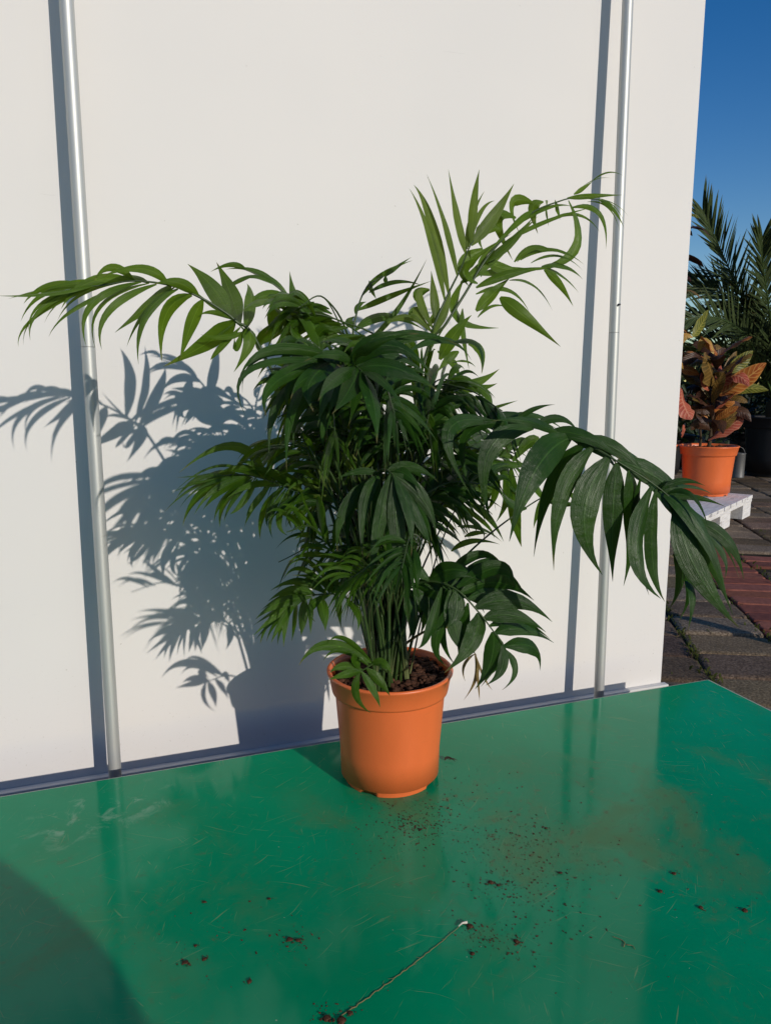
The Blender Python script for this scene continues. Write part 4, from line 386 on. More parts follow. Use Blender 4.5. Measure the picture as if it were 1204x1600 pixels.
["mid",None,[[20,1250,172],[29,1237,368],[46,1219,503],[37,1325,556],[25,1410,537]],[[44,1240,514,3,1254,546,-30,1262,543,115,50],[44,1240,514,57,1233,552,67,1229,534,78,1],[43,1262,523,3,1262,549,-29,1260,543,92,-40],[43,1262,523,60,1241,561,73,1228,545,81,-21],[42,1272,528,10,1298,544,-15,1313,519,111,-50],[42,1272,528,60,1254,564,76,1242,560,118,-45],[41,1283,533,0,1291,572,-32,1295,578,104,-7],[41,1283,533,58,1274,585,74,1269,593,81,32],[40,1293,539,-10,1326,562,-50,1345,555,94,-4],[40,1293,539,46,1261,595,53,1241,605,79,-17],[39,1293,539,4,1322,561,-23,1340,538,74,-2],[39,1293,539,46,1260,600,55,1240,608,96,14],[38,1304,545,0,1309,565,-28,1312,537,98,29],[38,1304,545,36,1263,594,37,1237,584,107,33],[38,1304,545,0,1298,563,-26,1294,555,109,23],[38,1304,545,23,1250,606,16,1215,607,72,-11],[29,1385,543,-13,1385,559,-48,1382,524,104,-37],[29,1385,543,15,1328,598,3,1288,594,77,0],[30,1385,541,-10,1424,542,-44,1448,510,95,45],[30,1385,541,-4,1352,582,-30,1329,589,104,48],[28,1393,540,-17,1412,511,-53,1422,435,134,-38],[28,1393,540,-19,1333,569,-53,1291,542,110,29],[26,1401,539,2,1419,517,-18,1429,444,98,-8],[26,1401,539,-23,1337,545,-60,1293,508,99,-35]]],
["dark",None,[[13,1232,172],[17,1220,323],[36,1207,416],[1,1253,468],[-36,1287,463]],[[28,1216,428,-11,1237,438,-43,1249,409,79,-27],[28,1216,428,36,1184,466,42,1164,468,92,-1],[22,1226,435,-24,1252,439,-61,1267,420,110,-38],[22,1226,435,33,1201,495,42,1185,502,104,-34],[18,1230,442,-34,1248,441,-75,1258,416,79,35],[18,1230,442,10,1201,496,6,1182,512,112,41],[15,1235,447,-26,1253,458,-55,1265,428,74,-7],[15,1235,447,5,1224,502,2,1218,510,97,15],[8,1244,457,-56,1249,468,-104,1251,461,120,48],[8,1244,457,-9,1194,512,-19,1162,516,86,-39],[4,1248,462,-41,1265,459,-73,1275,420,82,-12],[4,1248,462,-10,1209,501,-16,1184,494,95,-55],[-10,1263,466,-62,1300,462,-106,1320,419,108,-22],[-10,1263,466,-28,1226,501,-42,1200,507,69,-13],[-14,1267,466,-52,1271,464,-81,1271,432,86,24],[-14,1267,466,-45,1233,509,-67,1209,521,65,2],[-21,1274,465,-53,1309,453,-80,1330,400,118,-30],[-21,1274,465,-38,1241,496,-51,1219,490,127,-48],[-28,1281,463,-64,1303,458,-93,1316,403,115,-50],[-28,1281,463,-54,1256,498,-75,1238,480,105,-46],[-34,1283,463,-67,1300,448,-94,1310,403,124,-50],[-34,1283,463,-63,1223,497,-84,1181,495,89,-23]]],
["dark",None,[[-3,1203,172],[-1,1237,333],[-3,1285,423],[-27,1356,415],[-54,1412,345]],[[-9,1299,421,-40,1300,388,-66,1298,319,99,-11],[-9,1299,421,-32,1279,452,-50,1265,441,85,8],[-12,1314,417,-48,1322,374,-77,1326,311,90,2],[-12,1314,417,-45,1266,455,-70,1233,445,111,-34],[-15,1321,418,-44,1348,368,-69,1364,277,101,49],[-15,1321,418,-62,1290,442,-97,1268,423,99,51],[-17,1328,417,-29,1377,363,-38,1409,296,81,31],[-17,1328,417,-67,1281,440,-104,1249,416,141,54],[-29,1362,407,-48,1387,343,-69,1401,245,91,-4],[-29,1362,407,-82,1332,423,-128,1309,407,118,37],[-32,1368,401,-34,1396,358,-40,1414,281,118,-29],[-32,1368,401,-78,1322,399,-118,1289,369,117,27],[-35,1373,394,-40,1379,342,-49,1381,244,103,24],[-35,1373,394,-80,1345,396,-119,1323,367,94,48],[-37,1379,387,-37,1393,340,-39,1401,272,126,37],[-37,1379,387,-82,1333,382,-119,1300,337,86,42],[-40,1385,381,-40,1437,329,-43,1471,238,105,-26],[-40,1385,381,-77,1322,379,-108,1279,344,92,32],[-41,1391,374,-45,1420,330,-49,1440,262,115,-3],[-41,1391,374,-83,1346,368,-115,1314,333,93,-21],[-45,1396,367,-73,1379,357,-96,1366,323,109,-14],[-48,1401,359,-47,1412,323,-46,1419,258,117,33],[-48,1401,359,-76,1344,351,-97,1305,301,97,38],[-51,1407,352,-51,1418,317,-51,1426,248,109,38]]],
["dark",None,[[-1,1204,172],[-2,1218,399],[-11,1235,533],[-67,1273,611],[-126,1299,604]],[[-22,1243,549,-79,1276,550,-125,1295,499,78,11],[-22,1243,549,-14,1216,589,-5,1199,572,85,-42],[-33,1250,564,-73,1245,567,-106,1240,530,69,11],[-33,1250,564,-34,1222,606,-35,1203,606,95,41],[-39,1254,572,-91,1290,582,-133,1311,560,102,54],[-39,1254,572,-50,1214,621,-56,1187,618,98,28],[-45,1258,579,-102,1287,580,-145,1305,534,111,-50],[-45,1258,579,-48,1242,625,-47,1233,631,92,42],[-51,1261,587,-96,1286,581,-126,1301,533,95,18],[-51,1261,587,-73,1245,632,-84,1235,643,95,-25],[-57,1265,595,-115,1264,593,-152,1263,575,94,46],[-57,1265,595,-89,1221,651,-105,1193,670,89,36],[-79,1278,608,-122,1285,595,-158,1287,559,123,43],[-79,1278,608,-93,1230,632,-106,1198,620,95,-28],[-85,1281,608,-124,1307,599,-156,1322,558,75,8],[-85,1281,608,-109,1224,647,-126,1186,663,95,-13],[-96,1286,607,-125,1288,599,-150,1287,576,71,-22],[-96,1286,607,-125,1262,643,-148,1245,655,80,29],[-102,1288,607,-135,1313,598,-160,1328,563,94,13],[-102,1288,607,-119,1236,632,-131,1200,635,67,-19],[-113,1294,604,-149,1295,597,-179,1294,540,68,5],[-113,1294,604,-147,1256,639,-173,1230,632,105,47],[-120,1296,605,-149,1311,595,-172,1320,558,105,7],[-120,1296,605,-150,1274,627,-173,1258,610,106,45]]],
["dark",None,[[25,1245,172],[3,1229,355],[-22,1208,475],[27,1228,522],[79,1248,462]],[[-11,1213,485,-1,1259,528,7,1290,517,71,-23],[-11,1213,485,33,1183,494,66,1164,462,87,-6],[-7,1214,489,-2,1236,525,0,1250,531,74,-4],[-7,1214,489,42,1186,482,78,1169,437,121,45],[-2,1216,493,25,1278,528,45,1320,514,121,45],[-2,1216,493,38,1201,481,67,1192,425,87,47],[3,1218,498,25,1256,545,39,1282,559,79,-2],[3,1218,498,59,1232,486,102,1243,457,127,51],[8,1220,502,45,1287,538,73,1333,531,94,-40],[8,1220,502,46,1183,482,72,1158,437,80,46],[13,1222,507,62,1254,536,97,1277,527,86,15],[13,1222,507,45,1181,485,65,1153,453,87,41],[14,1222,507,52,1284,516,74,1324,505,102,-10],[14,1222,507,59,1182,480,85,1154,426,133,54],[42,1233,504,68,1293,502,99,1337,466,111,-52],[42,1233,504,69,1228,465,100,1228,396,101,38],[47,1235,498,89,1307,499,132,1360,481,108,35],[47,1235,498,78,1224,461,110,1220,406,66,-14],[47,1236,498,95,1282,503,138,1318,472,112,36],[47,1236,498,73,1228,466,96,1225,413,79,-31],[53,1238,492,110,1309,474,162,1362,412,91,28],[53,1238,492,76,1234,460,98,1233,389,88,-3],[58,1240,486,99,1294,472,135,1333,424,86,-10],[58,1240,486,77,1237,453,93,1236,383,110,-33],[63,1242,480,104,1291,465,138,1326,430,95,33],[63,1242,480,71,1207,459,78,1184,401,80,25],[70,1244,472,100,1291,458,125,1323,424,105,-45],[70,1244,472,82,1210,448,93,1188,403,121,53],[74,1246,468,112,1275,449,143,1295,414,111,-31],[74,1246,468,91,1209,433,103,1184,369,86,-14]]],
["mid",None,[[-14,1207,172],[-33,1209,335],[-52,1215,423],[28,1294,492],[116,1366,489]],[[-36,1231,437,-38,1259,486,-41,1276,476,91,1],[-36,1231,437,10,1191,454,44,1165,428,82,-8],[-28,1239,443,-19,1298,478,-15,1336,454,120,-45],[-28,1239,443,18,1246,446,53,1252,405,121,47],[-13,1254,456,-2,1300,484,8,1332,487,88,0],[-13,1254,456,41,1258,453,86,1264,431,96,-15],[-5,1262,463,9,1286,492,21,1303,497,88,2],[-5,1262,463,37,1264,464,71,1268,439,94,35],[3,1270,469,17,1295,496,27,1312,476,109,-50],[3,1270,469,47,1271,455,81,1274,420,85,-9],[12,1278,476,26,1334,521,35,1371,517,102,14],[12,1278,476,69,1277,460,113,1278,409,75,-26],[20,1286,483,47,1325,511,66,1351,516,115,-35],[20,1286,483,69,1262,474,103,1246,445,67,0],[36,1301,490,56,1336,517,73,1361,520,111,45],[36,1301,490,74,1284,481,105,1274,445,96,-28],[45,1308,490,66,1329,519,83,1344,501,78,-27],[45,1308,490,92,1286,476,129,1274,434,98,21],[54,1315,490,87,1354,523,113,1381,522,105,-29],[54,1315,490,91,1306,476,119,1300,436,112,-28],[63,1323,490,102,1387,524,132,1431,527,109,-28],[63,1323,490,116,1321,475,157,1322,425,115,-33],[79,1337,490,114,1386,513,145,1422,483,113,3],[79,1337,490,108,1333,486,132,1333,435,92,-41],[88,1344,488,121,1364,515,149,1379,503,99,20],[88,1344,488,122,1327,484,150,1317,446,95,-1],[99,1352,489,143,1408,520,181,1448,502,132,40],[107,1359,489,145,1416,502,174,1456,464,110,-14],[107,1359,489,142,1339,484,168,1327,438,105,-49]]],
["dark",None,[[19,1231,172],[11,1219,474],[-8,1200,674],[-68,1139,711],[-123,1088,704]],[[-21,1187,682,-57,1218,683,-84,1238,646,140,48],[-21,1187,682,-35,1141,721,-44,1109,709,94,13],[-33,1175,688,-67,1177,672,-95,1177,627,126,-44],[-33,1175,688,-51,1154,734,-65,1138,750,109,10],[-40,1169,693,-87,1162,682,-123,1156,632,99,-9],[-40,1169,693,-61,1137,723,-75,1115,727,121,-28],[-51,1157,700,-80,1178,684,-104,1190,643,108,47],[-51,1157,700,-71,1141,723,-86,1130,722,90,25],[-57,1151,704,-95,1162,695,-123,1167,661,135,-42],[-57,1151,704,-91,1100,739,-114,1066,744,111,-30],[-63,1145,707,-102,1186,690,-130,1213,650,101,-17],[-63,1145,707,-96,1090,733,-115,1054,732,108,8],[-80,1129,709,-116,1146,696,-148,1156,652,93,-19],[-80,1129,709,-110,1109,742,-136,1094,752,100,-7],[-85,1124,709,-122,1165,699,-152,1191,661,106,34],[-85,1124,709,-107,1083,729,-124,1055,731,91,-35],[-96,1113,708,-131,1127,696,-161,1134,665,91,24],[-96,1113,708,-122,1089,726,-143,1071,724,94,-19],[-102,1108,707,-134,1151,700,-159,1179,662,106,49],[-102,1108,707,-128,1046,730,-146,1005,717,134,50],[-112,1098,705,-136,1102,695,-156,1104,658,109,-19],[-112,1098,705,-141,1040,724,-163,1000,720,76,12],[-118,1093,705,-154,1101,691,-182,1105,654,127,-43],[-118,1093,705,-149,1064,723,-173,1044,699,87,-10]]],
["mid",None,[[4,1194,172],[8,1227,520],[9,1275,750],[-78,1224,808],[-158,1178,817]],[[-9,1265,762,-42,1260,757,-66,1257,724,121,5],[-27,1254,773,-74,1278,762,-115,1290,731,132,-23],[-36,1249,779,-69,1268,771,-95,1280,716,136,-36],[-45,1244,785,-104,1242,770,-148,1239,733,111,-6],[-61,1234,796,-95,1229,788,-122,1224,756,106,-6],[-70,1228,801,-125,1233,796,-166,1234,758,119,-35],[-86,1219,808,-142,1247,801,-188,1262,766,125,-22],[-95,1214,809,-136,1218,794,-167,1219,761,144,-40],[-111,1205,811,-148,1206,799,-180,1203,755,124,-19],[-111,1205,811,-128,1161,839,-143,1131,839,93,-29],[-119,1200,812,-153,1216,806,-179,1226,782,97,-14],[-119,1200,812,-142,1142,835,-159,1102,832,109,32],[-134,1191,814,-151,1160,840,-168,1138,832,76,3],[-142,1187,815,-165,1168,837,-182,1155,834,92,12],[-151,1182,816,-166,1126,826,-176,1089,811,106,-5]]],
["mid",None,[[-11,1254,172],[-35,1262,521],[-58,1279,763],[-96,1202,839],[-131,1138,818]],[[-66,1264,779,-115,1265,788,-153,1264,767,114,-49],[-70,1256,787,-107,1283,798,-136,1299,773,121,3],[-74,1248,795,-128,1242,814,-168,1237,790,103,-22],[-78,1240,803,-124,1277,812,-158,1300,775,100,19],[-82,1233,810,-142,1248,821,-187,1256,797,105,7],[-86,1225,817,-127,1227,826,-154,1228,798,108,11],[-90,1217,824,-130,1233,827,-156,1244,795,90,-22],[-110,1176,830,-154,1193,818,-193,1201,789,116,26],[-114,1170,828,-154,1186,818,-190,1193,783,115,21],[-117,1163,826,-134,1132,839,-149,1110,818,112,24],[-121,1157,824,-141,1130,833,-158,1111,811,86,-3],[-125,1150,821,-156,1168,812,-182,1178,763,111,-4],[-125,1150,821,-147,1086,827,-164,1043,802,88,-24],[-129,1144,820,-165,1182,799,-195,1205,740,105,-51],[-129,1144,820,-150,1087,819,-167,1049,794,108,-4]]],
["mid",None,[[6,1187,172],[6,1170,517],[5,1144,736],[-37,1191,749],[-82,1225,709]],[[-5,1153,738,-25,1159,722,-42,1162,692,115,-19],[-11,1163,741,-36,1191,723,-56,1208,692,96,-30],[-11,1163,741,-33,1122,762,-50,1093,751,77,14],[-16,1168,742,-47,1177,711,-73,1182,668,108,26],[-16,1168,742,-43,1134,765,-63,1111,746,113,-28],[-20,1172,743,-45,1217,724,-65,1247,693,85,21],[-20,1172,743,-56,1136,764,-82,1111,756,136,55],[-24,1177,744,-60,1184,711,-85,1188,669,120,-12],[-24,1177,744,-68,1146,768,-99,1124,763,108,48],[-41,1194,745,-68,1165,757,-94,1143,743,109,-7],[-45,1198,741,-65,1198,701,-85,1196,631,85,17],[-45,1198,741,-78,1138,752,-105,1096,746,126,40],[-50,1201,737,-69,1242,706,-89,1267,638,106,-33],[-50,1201,737,-89,1158,746,-120,1128,725,83,-17],[-54,1205,733,-72,1206,696,-87,1205,630,150,53],[-54,1205,733,-79,1176,736,-100,1155,717,101,-48],[-63,1212,726,-79,1231,703,-95,1241,652,128,-21],[-63,1212,726,-90,1190,725,-114,1173,705,103,-3],[-66,1215,722,-106,1172,718,-137,1141,695,100,27],[-72,1218,717,-87,1245,686,-100,1262,639,110,14],[-72,1218,717,-96,1199,713,-116,1185,670,146,47],[-77,1222,713,-103,1159,703,-122,1116,657,100,19]]],
["mid",None,[[25,1249,172],[15,1243,477],[3,1237,680],[-76,1155,715],[-145,1085,701]],[[-14,1220,688,-43,1167,729,-62,1132,725,99,-48],[-30,1203,693,-80,1200,684,-120,1195,631,127,-22],[-30,1203,693,-53,1156,734,-71,1124,726,76,4],[-45,1187,701,-84,1188,681,-117,1186,635,85,-2],[-45,1187,701,-67,1129,737,-84,1089,735,130,45],[-53,1179,705,-96,1181,687,-128,1182,635,79,9],[-53,1179,705,-73,1121,726,-86,1083,709,97,15],[-68,1162,711,-115,1158,682,-151,1153,626,81,9],[-68,1162,711,-92,1115,730,-110,1083,713,104,31],[-83,1147,712,-131,1157,683,-170,1160,643,107,-15],[-83,1147,712,-112,1102,736,-134,1070,727,153,-55],[-97,1134,710,-126,1180,692,-152,1209,646,142,53],[-97,1134,710,-117,1100,723,-135,1076,718,124,32],[-105,1126,709,-147,1127,687,-180,1125,638,113,-41],[-105,1126,709,-126,1063,721,-140,1020,718,93,-43],[-118,1113,704,-149,1157,693,-174,1185,639,94,-31],[-118,1113,704,-142,1078,720,-161,1054,711,110,17],[-132,1099,703,-153,1105,696,-171,1107,659,109,-41],[-132,1099,703,-149,1080,716,-165,1066,710,97,-53],[-139,1092,702,-165,1059,711,-184,1036,695,94,-1]]],
["dark",None,[[-20,1213,172],[-11,1248,504],[5,1302,733],[-35,1200,759],[-70,1115,722]],[[-5,1281,739,-50,1280,738,-85,1277,705,139,-43],[-12,1261,744,-47,1278,724,-76,1287,691,92,-2],[-16,1250,746,-58,1250,726,-89,1248,688,136,-47],[-21,1240,749,-66,1234,732,-97,1229,687,142,-36],[-28,1220,753,-71,1241,728,-103,1254,684,93,-6],[-28,1220,753,-65,1193,772,-91,1174,773,118,-17],[-46,1174,747,-75,1171,719,-105,1164,661,106,0],[-46,1174,747,-70,1140,768,-94,1113,766,82,3],[-49,1166,744,-68,1167,713,-88,1165,666,106,-12],[-49,1166,744,-68,1124,754,-86,1093,748,119,-40],[-53,1157,740,-76,1159,700,-97,1158,650,124,-53],[-53,1157,740,-82,1112,749,-106,1080,733,102,7],[-57,1149,736,-73,1166,704,-86,1176,642,111,52],[-57,1149,736,-99,1112,740,-131,1086,705,79,-24],[-62,1132,730,-80,1162,711,-94,1180,666,118,-16],[-62,1132,730,-92,1094,730,-116,1068,712,107,-20],[-67,1124,726,-82,1138,704,-94,1147,644,100,27],[-67,1124,726,-100,1080,721,-125,1050,686,72,-1]]],
["dark",None,[[-8,1256,172],[-3,1226,328],[-1,1181,436],[-89,1188,453],[-177,1187,415]],[[-19,1182,439,-61,1178,422,-93,1175,360,85,-45],[-36,1183,442,-69,1217,412,-95,1238,365,75,28],[-54,1185,446,-80,1182,411,-104,1178,355,78,-8],[-63,1185,447,-92,1221,412,-113,1244,367,87,47],[-80,1187,450,-119,1195,397,-150,1198,341,85,-30],[-98,1188,448,-127,1198,417,-151,1203,381,78,42],[-98,1188,448,-140,1161,467,-174,1141,447,66,-30],[-115,1188,441,-136,1191,410,-156,1191,363,93,-50],[-142,1188,430,-166,1213,398,-186,1228,354,80,-46]]],
["dark",None,[[-8,1226,172],[20,1263,292],[50,1315,360],[-7,1220,417],[-57,1141,426]],[[38,1296,372,-9,1332,344,-46,1354,296,80,-35],[38,1296,372,19,1255,425,7,1227,437,74,9],[26,1277,383,-2,1283,375,-26,1285,339,79,-15],[20,1267,389,-23,1302,371,-59,1323,315,71,-42],[15,1258,395,-18,1257,387,-45,1254,346,81,48],[15,1258,395,-4,1202,437,-18,1165,445,94,38],[9,1248,400,-29,1290,379,-61,1316,333,81,30],[3,1239,405,-52,1256,382,-96,1265,323,68,-7],[3,1239,405,-32,1197,446,-58,1168,435,72,48],[-2,1229,411,-36,1244,388,-61,1253,341,68,12],[-2,1229,411,-40,1209,442,-66,1195,427,73,-19],[-13,1212,417,-43,1233,389,-68,1245,345,77,28],[-18,1204,418,-51,1230,399,-78,1246,368,100,45],[-23,1196,419,-56,1226,398,-82,1244,344,81,44],[-33,1180,421,-78,1206,394,-117,1220,337,66,23],[-33,1180,421,-60,1124,453,-83,1085,459,76,44],[-37,1173,421,-63,1188,406,-85,1196,349,73,38],[-37,1173,421,-69,1154,448,-95,1140,431,70,-31],[-43,1164,422,-76,1190,406,-103,1205,374,94,-39],[-43,1164,422,-68,1121,454,-88,1091,458,62,-43],[-49,1156,424,-79,1184,405,-105,1200,367,71,31],[-49,1156,424,-78,1120,445,-101,1094,426,52,9],[-53,1149,425,-87,1159,410,-113,1165,376,63,-13],[-53,1149,425,-74,1084,453,-88,1040,451,72,-15]]],
["mid",None,[[29,1264,172],[23,1222,310],[24,1162,399],[-15,1048,445],[-47,955,448]],[[14,1138,409,-15,1171,386,-39,1191,327,80,43],[14,1138,409,2,1103,455,-8,1079,467,54,5],[12,1127,413,-32,1156,396,-66,1172,356,89,35],[4,1105,422,-25,1116,395,-50,1121,335,52,6],[4,1105,422,-20,1080,464,-39,1063,463,64,17],[0,1093,427,-41,1107,405,-75,1114,364,75,21],[0,1093,427,-23,1051,470,-40,1022,475,79,55],[-4,1082,431,-29,1084,415,-48,1084,387,82,-32],[-4,1082,431,-38,1022,471,-63,982,466,53,3],[-8,1071,436,-44,1072,404,-73,1072,345,69,-46],[-8,1071,436,-38,1032,473,-60,1006,467,53,-10],[-11,1059,440,-47,1079,412,-74,1091,353,87,-50],[-21,1029,445,-44,1065,408,-66,1087,351,61,-10],[-21,1029,445,-42,970,475,-59,929,477,80,45],[-25,1020,445,-45,958,471,-61,915,475,64,39],[-28,1011,446,-59,1054,405,-87,1081,351,74,23],[-28,1011,446,-61,959,478,-88,924,487,87,52],[-31,1001,446,-52,1007,423,-71,1009,374,58,5],[-31,1001,446,-68,949,470,-96,913,473,70,39],[-34,992,445,-63,1021,416,-87,1038,375,68,0],[-34,992,445,-63,972,464,-86,958,458,71,-43],[-38,983,446,-57,984,422,-73,983,383,62,-4],[-38,983,446,-71,936,468,-97,904,447,61,23],[-41,973,447,-70,913,463,-91,872,453,50,-19],[-45,964,447,-62,903,463,-74,862,452,48,33]]],
["mid",None,[[18,1226,172],[-2,1188,323],[-34,1131,414],[-34,1210,419],[-35,1275,356]],[[-34,1147,415,-1,1114,446,24,1094,430,86,-52],[-34,1155,415,-13,1109,452,2,1080,451,71,-54],[-34,1155,416,-58,1159,446,-78,1161,423,53,-4],[-34,1155,416,-7,1109,444,13,1079,441,73,-44],[-33,1155,416,10,1150,450,44,1149,447,69,38],[-33,1163,414,5,1209,411,38,1242,372,91,-45],[-33,1163,414,-16,1123,397,-3,1098,353,80,42],[-33,1155,416,13,1186,383,52,1210,335,62,-30],[-33,1155,416,-47,1096,404,-57,1056,376,64,-40],[-33,1155,415,7,1217,368,41,1261,296,76,28],[-33,1155,415,-43,1095,405,-50,1055,376,65,20],[-35,1236,394,-5,1254,355,19,1268,286,67,-10],[-32,1147,414,-7,1211,365,15,1256,281,81,11],[-35,1242,388,1,1285,343,31,1316,283,79,6],[-35,1242,388,-53,1210,373,-67,1187,311,90,49],[-35,1249,383,-49,1216,367,-61,1194,322,61,1],[-35,1249,380,-52,1196,370,-65,1160,340,58,4],[-35,1255,374,-14,1300,328,4,1332,267,73,-4],[-35,1255,374,-47,1221,350,-56,1197,297,73,-10],[-35,1262,368,-23,1295,337,-13,1318,275,80,21],[-35,1262,368,-48,1243,347,-58,1231,308,73,-43]]],
["dark",None,[[-16,1211,172],[23,1184,344],[54,1135,452],[35,1017,495],[21,921,471]],[[49,1111,460,19,1150,456,-7,1174,411,76,-19],[47,1099,464,23,1097,460,3,1094,424,82,-41],[48,1099,465,11,1105,450,-17,1108,409,74,34],[46,1087,469,21,1100,427,2,1108,356,74,20],[46,1087,469,25,1112,427,11,1128,363,55,-6],[46,1087,469,11,1067,480,-13,1054,471,61,-24],[31,989,487,22,1033,435,9,1060,376,73,44],[31,989,487,1,955,504,-25,930,481,65,15],[31,988,487,33,1020,451,31,1040,380,61,4],[31,988,487,-4,952,496,-33,926,478,62,-52],[30,979,485,29,1010,450,26,1029,388,54,-29],[30,979,485,-9,955,477,-42,937,444,54,22],[29,979,485,34,1007,448,36,1026,400,72,-53],[29,979,485,3,936,479,-18,906,448,60,39],[28,969,482,42,1027,434,52,1066,367,47,4],[28,969,482,-3,923,476,-27,891,455,61,-20],[28,969,482,37,987,442,44,1000,376,64,-23],[28,969,482,-7,938,468,-34,916,444,45,0],[27,960,478,30,996,432,34,1021,354,74,38],[27,960,478,9,919,473,-5,891,433,48,-31],[25,950,476,31,992,446,36,1020,398,85,54],[25,950,476,-3,931,463,-25,917,419,55,11],[23,940,474,28,949,445,33,954,391,57,37],[23,940,474,-1,887,470,-19,850,431,59,7],[22,931,473,26,941,451,30,948,396,60,29],[22,931,473,1,899,456,-15,877,421,64,36]]],
["mid",None,[[-10,1191,172],[-56,1150,447],[-108,1095,604],[-143,1167,636],[-180,1223,606]],[[-116,1109,611,-160,1148,616,-197,1172,581,57,26],[-125,1131,619,-170,1128,621,-205,1124,596,58,13],[-129,1138,622,-162,1154,612,-188,1163,567,70,16],[-133,1145,625,-175,1161,612,-206,1170,582,56,30],[-133,1145,626,-182,1159,606,-216,1168,559,73,-30],[-157,1189,624,-196,1217,591,-233,1231,547,70,32],[-161,1195,621,-194,1193,584,-226,1189,528,106,53],[-164,1200,618,-189,1242,587,-212,1267,519,77,-38],[-167,1207,615,-188,1217,586,-206,1223,517,94,-28],[-172,1212,612,-194,1254,586,-213,1281,541,92,-47],[-172,1212,612,-206,1176,612,-232,1151,588,88,38],[-177,1217,608,-192,1254,585,-204,1278,524,94,25],[-177,1217,608,-199,1169,609,-216,1137,588,94,-32]]],
["mid",None,[[28,1245,172],[-20,1255,380],[-70,1278,517],[-94,1191,559],[-117,1119,514]],[[-76,1260,526,-109,1296,516,-136,1318,472,88,2],[-76,1260,526,-86,1243,566,-94,1230,553,91,-34],[-78,1252,530,-129,1252,526,-168,1250,489,74,-34],[-78,1252,530,-93,1208,584,-103,1178,601,72,-50],[-83,1235,538,-134,1255,517,-174,1267,458,91,9],[-83,1235,538,-107,1193,578,-124,1165,568,80,24],[-83,1234,538,-131,1254,497,-165,1266,447,86,33],[-83,1234,538,-119,1177,567,-141,1140,567,70,32],[-100,1170,545,-125,1192,496,-154,1202,414,59,11],[-100,1170,545,-129,1104,575,-158,1057,572,69,-46],[-101,1170,545,-115,1193,496,-131,1206,432,58,10],[-101,1170,545,-129,1124,558,-155,1091,537,76,6],[-103,1162,540,-121,1183,493,-140,1194,409,99,-52],[-103,1162,540,-126,1114,540,-147,1079,506,75,-12],[-106,1155,536,-112,1164,503,-119,1169,438,81,-29],[-106,1155,536,-128,1114,537,-146,1085,523,71,2],[-108,1148,531,-118,1198,497,-125,1231,431,108,48],[-108,1148,531,-136,1084,530,-156,1040,511,84,-27],[-112,1134,523,-121,1166,490,-128,1188,440,81,-52],[-115,1126,518,-123,1159,470,-130,1181,394,52,-3]]],
["dark",None,[[3,1198,172],[-36,1222,382],[-74,1267,506],[-91,1176,531],[-107,1102,514]],[[-78,1248,511,-112,1256,495,-141,1259,439,95,-30],[-78,1248,511,-92,1236,552,-103,1227,559,106,-54],[-81,1230,515,-116,1275,496,-144,1302,450,85,-1],[-81,1230,515,-115,1181,559,-141,1146,548,86,-5],[-83,1221,519,-121,1263,470,-152,1289,398,117,50],[-83,1221,519,-119,1198,559,-146,1181,551,74,47],[-87,1203,523,-118,1220,484,-144,1230,415,62,-10],[-87,1203,523,-133,1146,554,-168,1107,541,84,0],[-94,1162,527,-119,1206,485,-144,1233,420,72,-43],[-94,1162,527,-119,1102,545,-142,1059,520,66,28],[-96,1154,526,-111,1183,481,-128,1200,400,79,2],[-96,1154,526,-124,1135,538,-150,1120,522,90,-37],[-98,1147,524,-116,1147,487,-134,1146,429,84,41],[-98,1147,524,-142,1098,533,-178,1063,499,106,-50],[-98,1140,521,-118,1151,486,-134,1158,417,77,-34],[-98,1140,521,-143,1110,526,-179,1089,494,68,-3],[-101,1132,519,-120,1163,485,-136,1182,433,120,55],[-101,1132,519,-126,1105,520,-145,1086,503,82,-40],[-104,1117,518,-113,1135,490,-121,1146,423,55,-26],[-107,1109,515,-114,1113,496,-120,1115,449,68,32]]],
["mid",None,[[16,1197,172],[-37,1158,450],[-84,1112,617],[-74,1041,665],[-66,982,629]],[[-71,1011,645,-63,960,621,-58,927,568,54,43],[-69,1006,643,-81,991,614,-90,981,561,51,-6],[-70,1006,642,-75,966,616,-80,939,575,80,-40],[-69,1000,639,-74,946,618,-79,910,581,82,49],[-68,994,635,-53,1022,616,-41,1041,578,49,-28],[-68,994,635,-76,968,607,-84,950,548,68,-25],[-67,988,631,-49,1030,603,-34,1059,560,84,-36],[-67,988,631,-72,965,613,-77,949,572,77,52]]],
